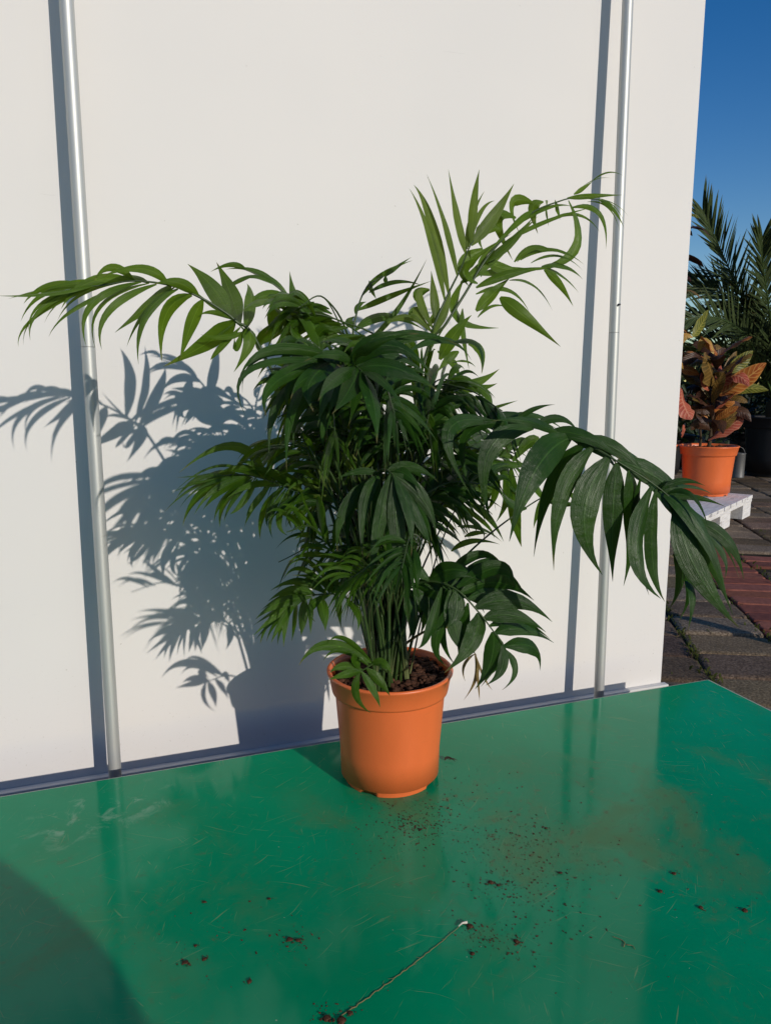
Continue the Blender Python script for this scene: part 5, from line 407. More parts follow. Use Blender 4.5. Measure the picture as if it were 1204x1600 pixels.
["dark",None,[[-12,1232,172],[-31,1197,428],[-58,1144,589],[-105,1218,607],[-156,1275,551]],[[-69,1158,592,-101,1177,577,-128,1188,521,76,-38],[-76,1174,595,-106,1171,582,-131,1167,537,76,-51],[-81,1181,597,-107,1180,582,-127,1177,539,56,-5],[-86,1189,599,-120,1209,574,-147,1221,520,63,-23],[-86,1189,599,-110,1136,625,-126,1100,614,71,23],[-91,1196,600,-135,1199,568,-168,1200,510,78,32],[-91,1196,600,-137,1140,628,-169,1102,615,80,-54],[-114,1230,595,-125,1258,562,-142,1273,509,81,32],[-114,1230,595,-142,1211,607,-172,1194,585,78,-18],[-119,1236,590,-131,1259,553,-148,1272,498,75,33],[-119,1236,590,-145,1209,609,-172,1187,582,67,-38],[-124,1241,585,-138,1249,556,-154,1251,508,81,7],[-124,1241,585,-147,1220,589,-170,1203,572,68,21],[-130,1247,580,-146,1249,547,-163,1247,481,99,28],[-130,1247,580,-157,1186,591,-181,1143,580,85,-37],[-135,1253,574,-160,1265,532,-183,1272,474,91,-8],[-135,1253,574,-170,1196,574,-200,1156,539,56,-20],[-138,1259,568,-159,1258,530,-176,1256,479,84,8],[-138,1259,568,-171,1191,570,-195,1145,544,85,20],[-146,1264,562,-164,1292,530,-180,1309,452,90,43],[-146,1264,562,-170,1205,565,-190,1164,521,71,-2],[-151,1269,557,-166,1283,524,-178,1291,454,95,9],[-151,1269,557,-186,1223,552,-213,1191,505,99,-32]]],
["mid",None,[[-13,1196,172],[-37,1198,377],[-76,1199,504],[-58,1136,567],[-42,1085,554]],[[-72,1187,519,-102,1208,558,-126,1221,551,62,-2],[-70,1180,524,-91,1184,562,-109,1185,555,96,-31],[-66,1168,536,-81,1185,577,-94,1196,574,71,-34],[-66,1168,537,-82,1174,585,-97,1177,597,64,-43],[-64,1162,543,-63,1182,600,-65,1195,601,73,32],[-62,1155,549,-54,1213,584,-50,1250,587,88,-22],[-45,1095,556,-32,1047,534,-23,1015,484,67,-20],[-43,1090,554,-39,1084,528,-37,1081,467,80,40]]],
["mid",None,[[12,1207,172],[-37,1165,419],[-80,1113,566],[-127,1104,613],[-174,1093,613]],[[-90,1111,575,-136,1148,579,-174,1170,552,62,39],[-90,1111,575,-85,1074,616,-81,1050,606,96,52],[-99,1110,585,-141,1132,580,-176,1144,542,70,-20],[-104,1109,589,-150,1129,576,-187,1140,540,67,-18],[-104,1109,589,-112,1075,625,-117,1053,616,54,1],[-109,1107,594,-150,1125,589,-181,1136,547,63,40],[-109,1107,594,-119,1086,630,-124,1072,624,60,28],[-118,1106,603,-158,1109,597,-188,1109,556,80,-15],[-123,1105,608,-170,1135,588,-205,1154,557,72,35],[-136,1102,612,-164,1113,599,-188,1118,564,105,-54],[-141,1101,612,-185,1117,605,-221,1126,560,85,38],[-150,1099,612,-194,1116,604,-231,1125,580,94,50],[-155,1097,613,-201,1115,601,-238,1125,561,96,55],[-164,1096,612,-198,1140,601,-226,1168,560,79,34],[-169,1094,613,-209,1106,598,-240,1112,550,88,-42]]],
["dark",None,[[-13,1225,172],[25,1226,379],[60,1219,502],[145,1278,570],[239,1334,539]],[[77,1231,516,81,1288,556,82,1326,558,111,-46],[77,1231,516,111,1219,524,137,1212,482,87,1],[93,1242,529,104,1285,581,113,1314,594,98,-42],[93,1242,529,128,1235,518,156,1231,480,124,20],[102,1249,535,116,1280,566,122,1301,571,153,53],[102,1249,535,142,1228,528,170,1215,491,143,43],[119,1260,548,142,1288,598,157,1307,616,110,7],[119,1260,548,175,1264,539,218,1268,499,121,29],[129,1266,555,165,1293,573,187,1311,560,87,26],[162,1288,562,190,1312,579,219,1331,573,113,24],[172,1294,560,208,1323,586,241,1345,576,120,-15]]],
["dark",None,[[-15,1226,172],[25,1218,479],[66,1200,683],[120,1137,698],[171,1088,666]],[[77,1188,686,104,1168,667,124,1155,625,90,41],[88,1175,689,110,1229,714,130,1268,716,119,36],[88,1175,689,130,1173,668,166,1175,617,128,51],[94,1169,690,126,1214,723,155,1246,717,104,51],[94,1169,690,124,1129,661,150,1104,617,81,-11],[99,1163,692,128,1230,711,153,1277,698,124,54],[99,1163,692,118,1140,669,133,1126,626,86,29],[105,1156,693,139,1216,706,168,1258,678,111,-24],[105,1156,693,133,1122,672,155,1100,636,90,-19],[110,1150,695,150,1151,666,181,1154,628,96,3],[115,1144,696,161,1148,652,195,1152,592,107,38],[130,1127,691,149,1081,654,169,1053,611,100,-44],[135,1122,688,168,1101,656,199,1090,600,101,43],[141,1118,685,156,1109,659,173,1106,605,85,19],[146,1113,682,160,1070,650,174,1044,605,91,10],[151,1108,678,172,1069,647,191,1045,583,99,-10],[156,1103,674,178,1078,648,197,1063,588,73,-13],[162,1099,671,169,1054,658,176,1025,617,78,-10]]],
["mid",None,[[-2,1191,172],[20,1239,442],[44,1307,625],[78,1215,706],[109,1141,710]],[[51,1289,642,97,1248,656,131,1222,638,77,-7],[55,1280,651,50,1298,703,44,1310,710,102,0],[55,1280,651,88,1248,670,112,1228,653,135,-50],[59,1271,659,54,1289,712,47,1300,720,138,43],[59,1271,659,99,1252,683,128,1240,668,106,36],[62,1261,667,63,1302,714,61,1327,719,109,10],[62,1261,667,97,1224,680,122,1199,658,92,-4],[66,1252,675,108,1232,681,139,1220,643,106,33],[69,1243,683,77,1295,726,79,1329,732,104,-53],[69,1243,683,106,1207,688,130,1182,662,105,-11],[72,1234,690,87,1296,735,94,1336,732,120,-27],[72,1234,690,119,1206,693,151,1188,679,72,12],[76,1225,698,114,1213,697,139,1205,669,76,-16],[85,1200,706,115,1168,707,139,1147,691,101,12],[88,1193,706,100,1244,734,110,1278,740,128,44],[91,1186,707,127,1169,710,154,1160,682,106,-10],[97,1171,708,115,1200,734,130,1221,726,122,-42],[97,1171,708,133,1138,708,163,1118,683,147,-54],[100,1163,707,128,1155,711,151,1152,676,88,37],[104,1156,709,140,1151,705,169,1149,684,85,-3]]],
["dark",None,[[2,1199,172],[31,1203,430],[53,1201,587],[60,1088,658],[66,997,673]],[[55,1178,605,88,1175,634,116,1175,612,113,47],[56,1156,616,92,1158,634,121,1161,617,84,-38],[58,1145,625,47,1152,656,38,1157,642,124,-52],[58,1145,625,81,1126,647,99,1114,646,74,-7],[58,1133,632,99,1133,667,132,1134,672,109,26],[59,1111,645,53,1140,696,46,1159,716,93,5],[59,1111,645,82,1085,665,99,1068,642,129,51],[60,1100,652,59,1116,684,56,1126,689,135,54],[60,1100,652,83,1083,673,100,1073,656,96,20],[60,1089,658,61,1124,701,58,1146,716,104,-26],[60,1089,658,83,1051,680,98,1027,666,89,-11],[62,1061,663,66,1113,689,68,1147,694,115,-48],[62,1061,663,85,1015,682,100,984,682,75,-12],[65,1043,666,69,1063,711,72,1077,717,86,28],[65,1043,666,94,998,688,116,969,687,74,-20],[66,1025,669,69,1068,694,73,1097,674,102,-35],[66,1025,669,90,987,688,109,962,673,64,4],[66,1006,672,82,1059,711,96,1095,717,117,44],[66,1006,672,90,982,686,108,967,676,93,16]]],
["mid",None,[[-19,1222,172],[26,1242,367],[93,1271,492],[150,1367,509],[213,1451,450]],[[106,1291,495,122,1329,550,135,1355,558,117,-9],[110,1300,497,139,1339,549,162,1366,554,87,16],[115,1310,498,139,1336,533,155,1353,533,145,-52],[115,1310,498,144,1298,484,165,1291,437,103,37],[121,1319,500,158,1378,535,186,1418,542,88,-17],[127,1329,501,179,1374,533,219,1406,523,96,-28],[133,1338,502,169,1375,524,195,1399,509,150,38],[139,1348,504,193,1414,516,233,1459,489,120,-4],[161,1384,496,219,1449,520,272,1498,514,115,-41]]],
["mid",None,[[-21,1191,172],[32,1203,474],[84,1212,661],[69,1107,674],[56,1020,648]],[[80,1191,664,61,1165,707,47,1147,712,126,-45],[66,1089,668,67,1097,641,65,1101,602,103,-30],[65,1081,666,74,1101,628,79,1114,572,78,-8],[65,1081,665,69,1100,625,71,1112,569,89,37],[65,1072,662,72,1097,629,78,1114,558,82,-21],[63,1064,660,72,1089,620,79,1107,557,116,50],[62,1055,658,76,1096,625,88,1124,556,101,-45],[60,1046,655,68,1066,632,75,1080,578,94,45],[59,1037,652,65,1051,627,71,1060,575,98,-49],[57,1029,649,69,1085,621,79,1124,579,91,11]]],
["dark",None,[[15,1205,172],[36,1252,441],[59,1320,616],[123,1418,642],[196,1505,570]],[[74,1341,621,89,1401,662,102,1443,646,109,29],[74,1341,621,103,1312,614,126,1294,583,90,13],[84,1359,626,112,1393,675,136,1417,680,146,53],[84,1359,626,117,1346,612,143,1340,561,115,21],[91,1369,628,125,1404,652,151,1428,633,96,-4],[91,1369,628,149,1344,603,192,1329,563,116,10],[103,1389,633,144,1440,645,176,1477,613,96,7],[103,1389,633,154,1372,585,193,1363,505,113,-24],[110,1399,635,172,1464,646,218,1509,617,97,-21],[110,1399,635,160,1399,577,196,1400,488,150,33],[143,1443,621,198,1494,626,257,1536,589,118,35],[143,1443,621,160,1418,588,185,1406,523,169,51],[150,1452,614,197,1481,618,244,1507,567,98,20],[150,1452,614,170,1449,580,193,1451,519,117,1],[158,1461,607,202,1528,605,243,1577,574,140,-12],[158,1461,607,163,1430,578,171,1412,511,139,23],[166,1470,600,219,1537,592,265,1585,545,109,16],[166,1470,600,193,1458,551,217,1452,490,140,49],[179,1487,586,232,1551,570,277,1598,514,119,27],[179,1487,586,200,1459,544,219,1442,458,139,-13],[188,1496,578,248,1558,562,298,1603,491,144,-24],[188,1496,578,201,1476,548,211,1463,477,163,-50]]]]
STEMS = [[[-29,1216,172],[-26,1173,406],[-21,1130,580],30],[[6,1236,172],[24,1276,423],[55,1320,628],45],[[-11,1200,172],[-29,1246,429],[-58,1289,640],22],[[5,1246,172],[26,1210,401],[58,1179,580],26],[[39,1212,172],[25,1203,363],[5,1191,503],45],[[-18,1234,172],[-21,1236,436],[-27,1236,644],36],[[-13,1224,172],[-45,1226,405],[-95,1222,581],36],[[-15,1206,172],[-29,1154,415],[-51,1100,580],22],[[5,1217,172],[-23,1221,372],[-69,1218,515],36],[[26,1235,172],[40,1228,380],[64,1225,543],36],[[-5,1229,172],[-49,1223,409],[-116,1209,603],55],[[-5,1213,172],[-31,1218,446],[-73,1218,662],45],[[14,1225,172],[-4,1202,405],[-30,1175,574],36],[[-19,1185,172],[-5,1201,352],[17,1220,479],30],[[33,1244,172],[22,1258,351],[4,1270,490],45],[[37,1267,172],[-22,1249,413],[-111,1221,611],36],[[-4,1236,172],[40,1224,431],[109,1221,644],26],[[25,1244,172],[0,1259,409],[-40,1269,603],55],[[2,1205,172],[8,1220,403],[17,1236,590],30],[[32,1242,172],[-24,1239,409],[-111,1226,606],55],[[38,1216,172],[14,1171,364],[-21,1123,498],20],[[-8,1198,172],[-10,1187,419],[-14,1175,597],24],[[-1,1202,172],[9,1233,407],[26,1266,594],24],[[5,1205,172],[35,1270,396],[86,1344,568],24],[[14,1231,172],[48,1251,341],[103,1279,468],24],[[10,1197,172],[1,1167,417],[-12,1136,587],20],[[18,1218,172],[21,1210,413],[26,1203,595],16],[[3,1223,172],[-12,1245,419],[-37,1263,630],20],[[-11,1233,172],[-22,1252,406],[-41,1270,599],20],[[36,1227,172],[93,1246,425],[186,1277,621],16],[[2,1254,172],[21,1238,431],[49,1224,641],16],[[-4,1217,172],[-18,1164,411],[-38,1108,580],16],[[15,1235,172],[34,1282,359],[65,1335,512],20],[[17,1218,172],[17,1183,435],[17,1148,624],24],[[-4,1214,172],[-8,1205,375],[-15,1194,514],20],[[-15,1243,172],[-60,1189,375],[-126,1127,527],24],[[1,1243,172],[6,1279,426],[14,1315,650],24],[[36,1245,172],[13,1210,364],[-21,1173,500],24],[[-6,1196,172],[23,1208,427],[70,1226,622],20],[[9,1217,172],[-5,1185,396],[-25,1151,563],20],[[-7,1205,172],[-27,1222,426],[-59,1234,615],16],[[5,1201,172],[20,1184,361],[43,1170,497],20],[[4,1228,172],[2,1253,348],[-1,1278,474],20],[[16,1214,172],[10,1232,371],[1,1250,530],20],[[22,1215,172],[18,1254,409],[10,1292,603],24],[[29,1264,172],[5,1278,407],[-31,1288,621],20],[[-6,1240,172],[26,1226,356],[75,1219,496],16],[[3,1193,172],[46,1222,398],[117,1261,562],16]]
CROTON_LEAVES = [[2150,4810,656,2252,4740,734,2381,4700,850,1047,0],[2111,4804,723,2042,4720,816,1976,4672,911,1585,1],[1972,4855,1025,2038,4890,1099,2086,4910,1195,688,2],[1903,4795,690,1879,4690,597,1911,4630,503,1076,3],[2231,4825,650,2308,4790,693,2445,4770,682,508,2],[2215,4825,639,2268,4790,631,2318,4770,604,371,1],[2135,4810,476,2173,4740,532,2229,4700,580,508,0],[2163,4825,423,2200,4790,476,2256,4770,545,628,1],[2188,4855,791,2251,4890,854,2289,4910,933,568,1],[2210,4840,796,2279,4840,852,2360,4840,933,688,2],[2086,4810,681,2018,4740,729,1980,4700,794,371,3],[2006,4825,929,2032,4790,985,2079,4770,910,568,4],[2017,4825,782,1938,4790,809,1877,4770,806,508,0],[2025,4825,907,1944,4790,884,1866,4770,839,508,5],[1933,4810,379,1913,4740,423,1886,4700,464,449,3],[1967,4840,1016,1921,4840,1024,1902,4840,974,371,4],[2136,4855,650,2088,4890,650,2043,4910,592,718,5],[2149,4864,678,2224,4920,707,2224,4952,821,718,5],[2138,4840,537,2073,4840,565,2017,4840,537,658,5],[2162,4864,507,2217,4920,575,2312,4952,597,598,5],[2122,4858,707,2056,4900,752,1991,4924,747,777,5],[2133,4864,819,2181,4920,900,2237,4952,952,538,5],[2115,4870,876,2116,4940,957,2027,4980,982,777,5],[2161,4870,565,2269,4940,620,2388,4980,544,598,5],[2131,4840,480,2060,4840,503,2023,4840,543,419,5],[2123,4840,423,2051,4840,463,1997,4840,423,538,5]]

# ================================================================== setting
bm = bmesh.new()
bmesh.ops.create_grid(bm, x_segments=60, y_segments=60, size=1)
for v in bm.verts:                                   # denser near the scene, out to the horizon
    v.co.x = math.copysign(abs(v.co.x) ** 3, v.co.x) * 600; v.co.y = math.copysign(abs(v.co.y) ** 3, v.co.y) * 600; v.co.z = GROUND - 0.012
tag(obj('ground', bm, M['dirt']), 'dark sandy dirt showing between the paving stones', kind='structure')

# paving: stones laid in columns, a band of red clinkers among them
PU, PV = Vector((.985, -.174, 0)), Vector((.174, .985, 0))
def pave(bm, tint, u0, u1, v0, v1, h, tone, bev=.010):
    a = len(bm.verts); bm.verts.ensure_lookup_table()
    c = PU * ((u0 + u1) / 2) + PV * ((v0 + v1) / 2)
    hu, hv = (u1 - u0) / 2, (v1 - v0) / 2
    j = lambda s: random.uniform(-s, s)
    n0 = len(bm.faces)
    ring = []
    rr = random.uniform(.018, .035)
    for su, sv in ((-1, -1), (1, -1), (1, 1), (-1, 1)):
        for k in range(3):
            ang = math.atan2(sv, su) + (k - 1) * .5
            cu, cv = su * (hu - rr), sv * (hv - rr)
            ring.append((cu + rr * math.cos(ang) * 1.1 + j(.004), cv + rr * math.sin(ang) * 1.1 + j(.004)))
    ti = (j(.02), j(.02))
    def lev(scale, z):
        out = []
        for u, v in ring:
            uu, vv = u - math.copysign(min(scale, abs(u)), u), v - math.copysign(min(scale, abs(v)), v)
            p = c + PU * uu + PV * vv; out.append(bm.verts.new((p.x, p.y, z + ti[0] * uu + ti[1] * vv)))
        return out
    L = [lev(0, GROUND - .05), lev(0, GROUND + h - bev), lev(bev * .35, GROUND + h - bev * .3), lev(bev * 1.3, GROUND + h)]
    fs = []
    for A_, B_ in zip(L, L[1:]):
        for k in range(12): fs.append(bm.faces.new((A_[k], A_[(k + 1) % 12], B_[(k + 1) % 12], B_[k])))
    fs.append(bm.faces.new(L[-1]))
    for f in fs:
        for lp in f.loops: lp[tint] = (*tone, 1)
bs = bmesh.new(); ts = bs.loops.layers.color.new('tint'); bb = bmesh.new(); tb = bb.loops.layers.color.new('tint')
def tone(lo=.7, hi=1.2):
    k = random.uniform(lo, hi); return (k, k * random.uniform(.93, 1.0), k * random.uniform(.85, .97))
RED0, RED1 = .872, 1.125
gap = .012
def column(u0, u1, off, vmin=-1.2, vmax=9.0, step=.20):
    v = vmin + off
    while v < vmax:
        s = step * random.uniform(.96, 1.04)
        if not (3.66 < v + s * .5 < 3.95 and u1 > RED1):
            pave(bs, ts, u0 + gap / 2, u1 - gap / 2, v + gap / 2, v + s - gap / 2, random.uniform(-.003, .003), tone(), .011)
        v += s
u = .872; k = 0
while u > -2.6:
    column(u - .286, u, (k % 2) * .1 + .05); u -= .286; k += 1
u = RED1; k = 0
while u < 6.5:
    column(u, u + .286, (k % 2) * .1 + .02); u += .286; k += 1
v = -1.2
while v < 9.0:
    s = .108
    pave(bb, tb, RED0 + .006, RED1 - .006, v + .003, v + s - .003, random.uniform(-.002, .002), tone(.8, 1.15), .005); v += s
u = RED1
while u < 6.5:
    for q in (3.68, 3.795):
        pave(bb, tb, u + .004, u + .23, q + .003, q + .110, random.uniform(-.002, .002), tone(.8, 1.15), .005)
    u += .235
tag(obj('paving_stones', bs, M['stone'], smooth=False), 'grey concrete paving stones', kind='structure')
tag(obj('brick_paving', bb, M['brick'], smooth=False), 'band of red clinker bricks in the paving', kind='structure')

# moss and weeds growing in the joints
bm = bmesh.new(); uvl = bm.loops.layers.uv.new('UVMap')
def moss_at(u, v, n, r):
    for _ in range(n):
        p = PU * (u + random.gauss(0, r)) + PV * (v + random.gauss(0, r * 1.5)); p.z = GROUND - .006
        a = random.uniform(0, 6.28); h = random.uniform(.006, .02)
        d = Vector((math.cos(a), math.sin(a), 0)) * h * random.uniform(.4, 1.2)
        leaf(bm, uvl, p, p + d * .5 + Vector((0, 0, h)), p + d + Vector((0, 0, h * .9)), h * .4, random.uniform(-1, 1), rows=4, cols=(-1, 0, 1))
for i in range(46): moss_at(.586, 1.5 + i * .05, random.choice((2, 5, 9, 14)), .012)
for i in range(60): moss_at(RED0, 1.3 + i * .06, random.choice((0, 2, 4, 7)), .009)
for i in range(40): moss_at(RED1 + .01, 2.3 + i * .06, random.choice((1, 3, 6)), .014)
for i in range(26): moss_at(.586 + random.choice((0, .286, .572, .858)), random.uniform(1.6, 5), 6, .015)
for i in range(60): moss_at(random.uniform(.3, 2.4), random.choice((1.85, 2.05, 2.25, 2.45, 2.65, 2.85, 3.05)) + random.uniform(-.03, .03), 3, .02)
tag(obj('moss', bm, M['moss'], norm=False), 'moss and small weeds in the paving joints', 'moss', kind='stuff')

# white wall panel
wl = empty('white_wall', WALL0 + Vector((0, 0, GROUND)), ROT)
tag(wl, 'tall smooth white wall panel standing behind the potted palm', 'wall')
bm = bmesh.new(); box(bm, (-3.2, 0, .004), (.0482, .06, 2.9), .0025); obj('panel', bm, M['wall'], wl, smooth=False)
bm = bmesh.new(); box(bm, (-3.2, -.020, 0), (.058, -.001, .047), .003); obj('base_rail', bm, M['rail'], wl, smooth=False)

# two aluminium tubes leaning in front of the wall
def pipe(bm, a, b, r, seg=28):
    L = b - a; tube(bm, [a, a + L * .002, a + L * .25, a + L * .5, a + L * .75, a + L * .998, b], r, seg=seg, cap=False)
def rod(x0, d0, x1, d1, joint, label, knob=None, lean=0):
    H0, H1 = -.02, 1.86
    def P(z):
        s = (z - H0) / (H1 - H0); q = WALL0 + DV * (x0 + (x1 - x0) * s) - NV * (d0 + (d1 - d0) * s); q.z = z; return q
    base = P(GROUND + .0); r = empty('metal_rod', base); tag(r, label, 'rod', 'aluminium rods in front of the white wall')
    rel = lambda z: P(z) - base
    bm = bmesh.new(); pipe(bm, rel(GROUND + .03), rel(joint), .0122); obj('lower_tube', bm, M['metal'], r)
    bm = bmesh.new(); pipe(bm, rel(joint + .0008), rel(H1), .0120); obj('upper_tube', bm, M['metal'], r)
    bm = bmesh.new(); pipe(bm, rel(GROUND), rel(GROUND + .0295), .0126); obj('shaded_end', bm, M['dark_metal'], r)  # dark foot piece: the board's shade on the rod, put into its colour
    if knob:
        bm = bmesh.new(); k0 = rel(knob) - NV * .012; tube(bm, [k0, k0 - NV * .006], .0026, .0022, 10); obj('screw_head', bm, M['dark_metal'], r)
    return r
rod(-1.356, .089, -1.3525, .047, .772, 'left aluminium rod of the two, behind the tip of the long left frond')
rod(-.218, .087, -.2085, .047, .825, 'right aluminium rod of the two, near the right edge of the white wall', knob=.888)

# green board lying on the paving
bo = empty('green_board', CORNER, ROT)
tag(bo, 'glossy scratched green board with soil on it, under the potted palm', 'board')
bm = bmesh.new(); box(bm, (-2.5, -1.3, -.018), (0, 0, 0), .0018); obj('board_top', bm, M['board'], bo, smooth=False)
bm = bmesh.new(); box(bm, (.0004, -1.3, -.0185), (.0034, .001, -.0004), .0006); box(bm, (-2.5, .0004, -.0185), (0, .0022, -.0008), .0005)
obj('edge_strip', bm, M['edge'], bo, smooth=False)
bm = bmesh.new()
for y in (-1.25, -.7, -.16): box(bm, (-2.46, y, -.143), (-.04, y + .10, -.0186), .004)
obj('bearer', bm, M['wood_dark'], bo, smooth=False)

# ================================================================== potted palm
PB = Vector((.008, 1.253, .0005))
palm = empty('potted_palm', PB)
tag(palm, 'bushy green parlour palm in a terracotta coloured plastic pot on the green board', 'potted plant')
rel = lambda q: Vector((q[0] / 1000, q[1] / 1000, q[2] / 1000)) - PB
pp = [(.0815, 0), (.0822, .004), (.0945, .150), (.0955, .166), (.1035, .1665), (.1045, .170), (.1095, .198), (.1125, .2005), (.1128, .2035), (.1105, .2058), (.1062, .2045), (.1035, .198), (.0985, .165), (.0900, .06), (.0890, .012), (.0, .011)]
bm = bmesh.new()
lathe(bm, pp, 160, lambda a: ((a - 234) % 90) < 19)
obj('pot', bm, M['pot'], palm)
bm = bmesh.new(); rings = []
from mathutils import noise as mnoise
for i in range(26):
    r = .1015 * i / 25
    rings.append([])
    for k in range(72):
        a = 2 * math.pi * k / 72; x, y = r * math.cos(a), r * math.sin(a)
        z = .184 + .012 * (1 - (r / .1) ** 2) + .007 * mnoise.noise(Vector((x * 60, y * 60, 1))) + .006 * mnoise.noise(Vector((x * 150, y * 150, 5)))
        rings[-1].append(bm.verts.new((x, y, z)))
for a, b in zip(rings, rings[1:]):
    for k in range(72): bm.faces.new((a[k], a[(k + 1) % 72], b[(k + 1) % 72], b[k]))
def clod(bm, p, r, sub=1):
    q = bmesh.ops.create_icosphere(bm, subdivisions=sub, radius=r, matrix=Matrix.Translation(p))
    sq = random.uniform(.55, .9); o = Vector((random.random() * 50, random.random() * 50, 0))
    for v in q['verts']:
        d = v.co - Vector(p); k = 1 + .55 * mnoise.noise(d / r * 1.1 + o) + random.uniform(-.12, .12)
        v.co = Vector(p) + Vector((d.x * k, d.y * k, d.z * k * sq))
for _ in range(520):
    a, r = random.uniform(0, 6.283), .1 * math.sqrt(random.random())
    clod(bm, (r * math.cos(a), r * math.sin(a), .190 + .010 * (1 - (r / .1) ** 2) + random.uniform(-.003, .004)), random.choice((.002, .003, .004, .006, .008)), 1)
obj('soil', bm, M['soil'], palm)
bm = bmesh.new()
for i, (a, b, c, r) in enumerate(STEMS):
    P = catmull([rel(a), rel(b), rel(c)], 7); tube(bm, P, r / 10000 * 1.05, r / 10000 * .55, 8)
    if i % 4 == 3 or i == len(STEMS) - 1:
        obj('stem', bm, M['cane'], palm); bm = bmesh.new()
bm.free()
stuck = None
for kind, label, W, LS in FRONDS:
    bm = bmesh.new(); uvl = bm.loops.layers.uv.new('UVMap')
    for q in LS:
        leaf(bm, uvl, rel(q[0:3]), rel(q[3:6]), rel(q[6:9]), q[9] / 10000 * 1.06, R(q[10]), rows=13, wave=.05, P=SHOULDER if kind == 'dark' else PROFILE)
    P = catmull([rel(q) for q in W[2:]], 7)
    if len(P) > 2: tube(bm, P, .0014, .0006, 5)
    fo = obj('frond', bm, M[kind], palm, norm=False)
    if label: fo['label'] = label
    bm = bmesh.new(); P = catmull([rel(q) for q in W], 7); tube(bm, P, .0030, .0008, 7)
    obj('stalk', bm, M['stalk' if kind != 'dry' else 'dry'], fo)

# ================================================================== litter on the board
def speck(bm, p, r):
    a0 = random.uniform(0, 6.28); asp = random.uniform(1.0, 2.6); n = random.randint(5, 7); lo, hi = [], []
    for k in range(n):
        a = 6.283 * k / n; q = r * random.uniform(.6, 1.25); x, y = q * math.cos(a) * asp, q * math.sin(a)
        d = Vector((x * math.cos(a0) - y * math.sin(a0), x * math.sin(a0) + y * math.cos(a0), 0))
        lo.append(bm.verts.new((p.x + d.x, p.y + d.y, .0001))); hi.append(bm.verts.new((p.x + d.x * .6, p.y + d.y * .6, .0002 + r * random.uniform(.3, .9))))
    for k in range(n): bm.faces.new((lo[k], lo[(k + 1) % n], hi[(k + 1) % n], hi[k]))
    bm.faces.new(hi)
def onboard(x, y, z=0): p = CORNER + DV * x + NV * y; p.z = z; return p
bm = bmesh.new()
for (cx_, cy_, r, n) in [(-.90, -.315, .02, 90), (-.86, -.33, .03, 70), (-.95, -.35, .03, 40), (-.845, -.50, .022, 60), (-.79, -.47, .05, 120), (-.80, -.40, .03, 70), (-.87, -.60, .022, 70), (-.91, -.57, .012, 40), (-.80, -.56, .03, 60), (-1.24, -.46, .05, 40), (-.88, -.30, .05, 150), (-.72, -.40, .03, 50), (-.76, -.25, .05, 50), (-.58, -.56, .08, 25), (-.72, -.48, .05, 70), (-1.12, -.63, .012, 50), (-1.13, -.50, .02, 25), (-.9, -.55, .2, 40)]:
    for _ in range(int(n * 1.6)):
        rr = random.choice((.0002, .0003, .0004, .0005, .0007, .0011)); p = onboard(cx_ + random.gauss(0, r), min(-.01, cy_ + random.gauss(0, r)), rr * .5)
        if (p - Vector((PB.x, PB.y, p.z))).length < .088: continue
        speck(bm, p, rr)
tag(obj('soil_specks', bm, M['soil'], smooth=False), 'fine specks of dark soil scattered over the green board', 'soil', kind='stuff')
clumps = [(-.845, -.487, .0052), (-.838, -.497, .0036), (-.74, -.503, .0042), (-.868, -.60, .0045), (-1.269, -.4945, .0050), (-1.246, -.496, .0036), (-1.235, -.391, .0032), (-1.15, -.415, .0030), (-1.255, -.47, .0028),
          (-1.14, -.50, .0056), (-1.13, -.505, .0044), (-.548, -.655, .0055), (-.585, -.56, .0044), (-.63, -.585, .0040), (-.60, -.63, .0040), (-1.127, -.632, .0064), (-1.112, -.640, .0072), (-1.10, -.634, .0050), (-.912, -.556, .0055), (-.93, -.60, .004), (-.70, -.40, .0032), (-.89, -.335, .003), (-1.20, -.55, .004)]
for x, y, r in clumps:
    r *= .6; bm = bmesh.new(); clod(bm, Vector((0, 0, r * .35)), r, 2)
    for _ in range(7): clod(bm, Vector((random.gauss(0, r * 1.3), random.gauss(0, r * 1.3), r * .2)), r * random.uniform(.15, .45), 1)
    for v in bm.verts: v.co.x *= 1.25; v.co.z *= .8
    tag(obj('soil_crumb', bm, M['soil'], loc=onboard(x, y, .0004)), 'small dark crumb of soil lying on the glossy green board', 'soil crumb', 'soil crumbs lying on the green board')
# thin dry root with a pale end
a, b = onboard(-1.11, -.634, .0016), onboard(-.925, -.552, .0016); ro = empty('dry_root', a); tag(ro, 'thin dry root with a pale end lying across the front of the green board', 'root')
bm = bmesh.new(); pts = []
for i in range(41):
    s = i / 40; pts.append((b - a) * s + NV * (-.003 * math.sin(s * 3.1) + random.gauss(0, .0005)) + DV * random.gauss(0, .0004) + Vector((0, 0, random.uniform(-.0012, -.0004))))
tube(bm, pts, .00055, .0003, 6)
for i in range(4, 38, 3):
    dv_ = DV * random.gauss(0, 1) + NV * random.gauss(0, 1); tube(bm, [pts[i], pts[i] + dv_ * .0025, pts[i] + dv_ * .005 + DV * random.gauss(0, .002)], .00025, .0001, 4)
obj('fibre', bm, M['twig'], ro)
bm = bmesh.new(); e = (b - a); d = e.normalized(); tube(bm, [e - d * .002 + Vector((0, 0, .0006)), e + d * .006 + Vector((0, 0, .0012)), e + d * .013 - NV * .004 + Vector((0, 0, .0012))], .0006, .0018, 8); obj('root_end', bm, M['twig_end'], ro)
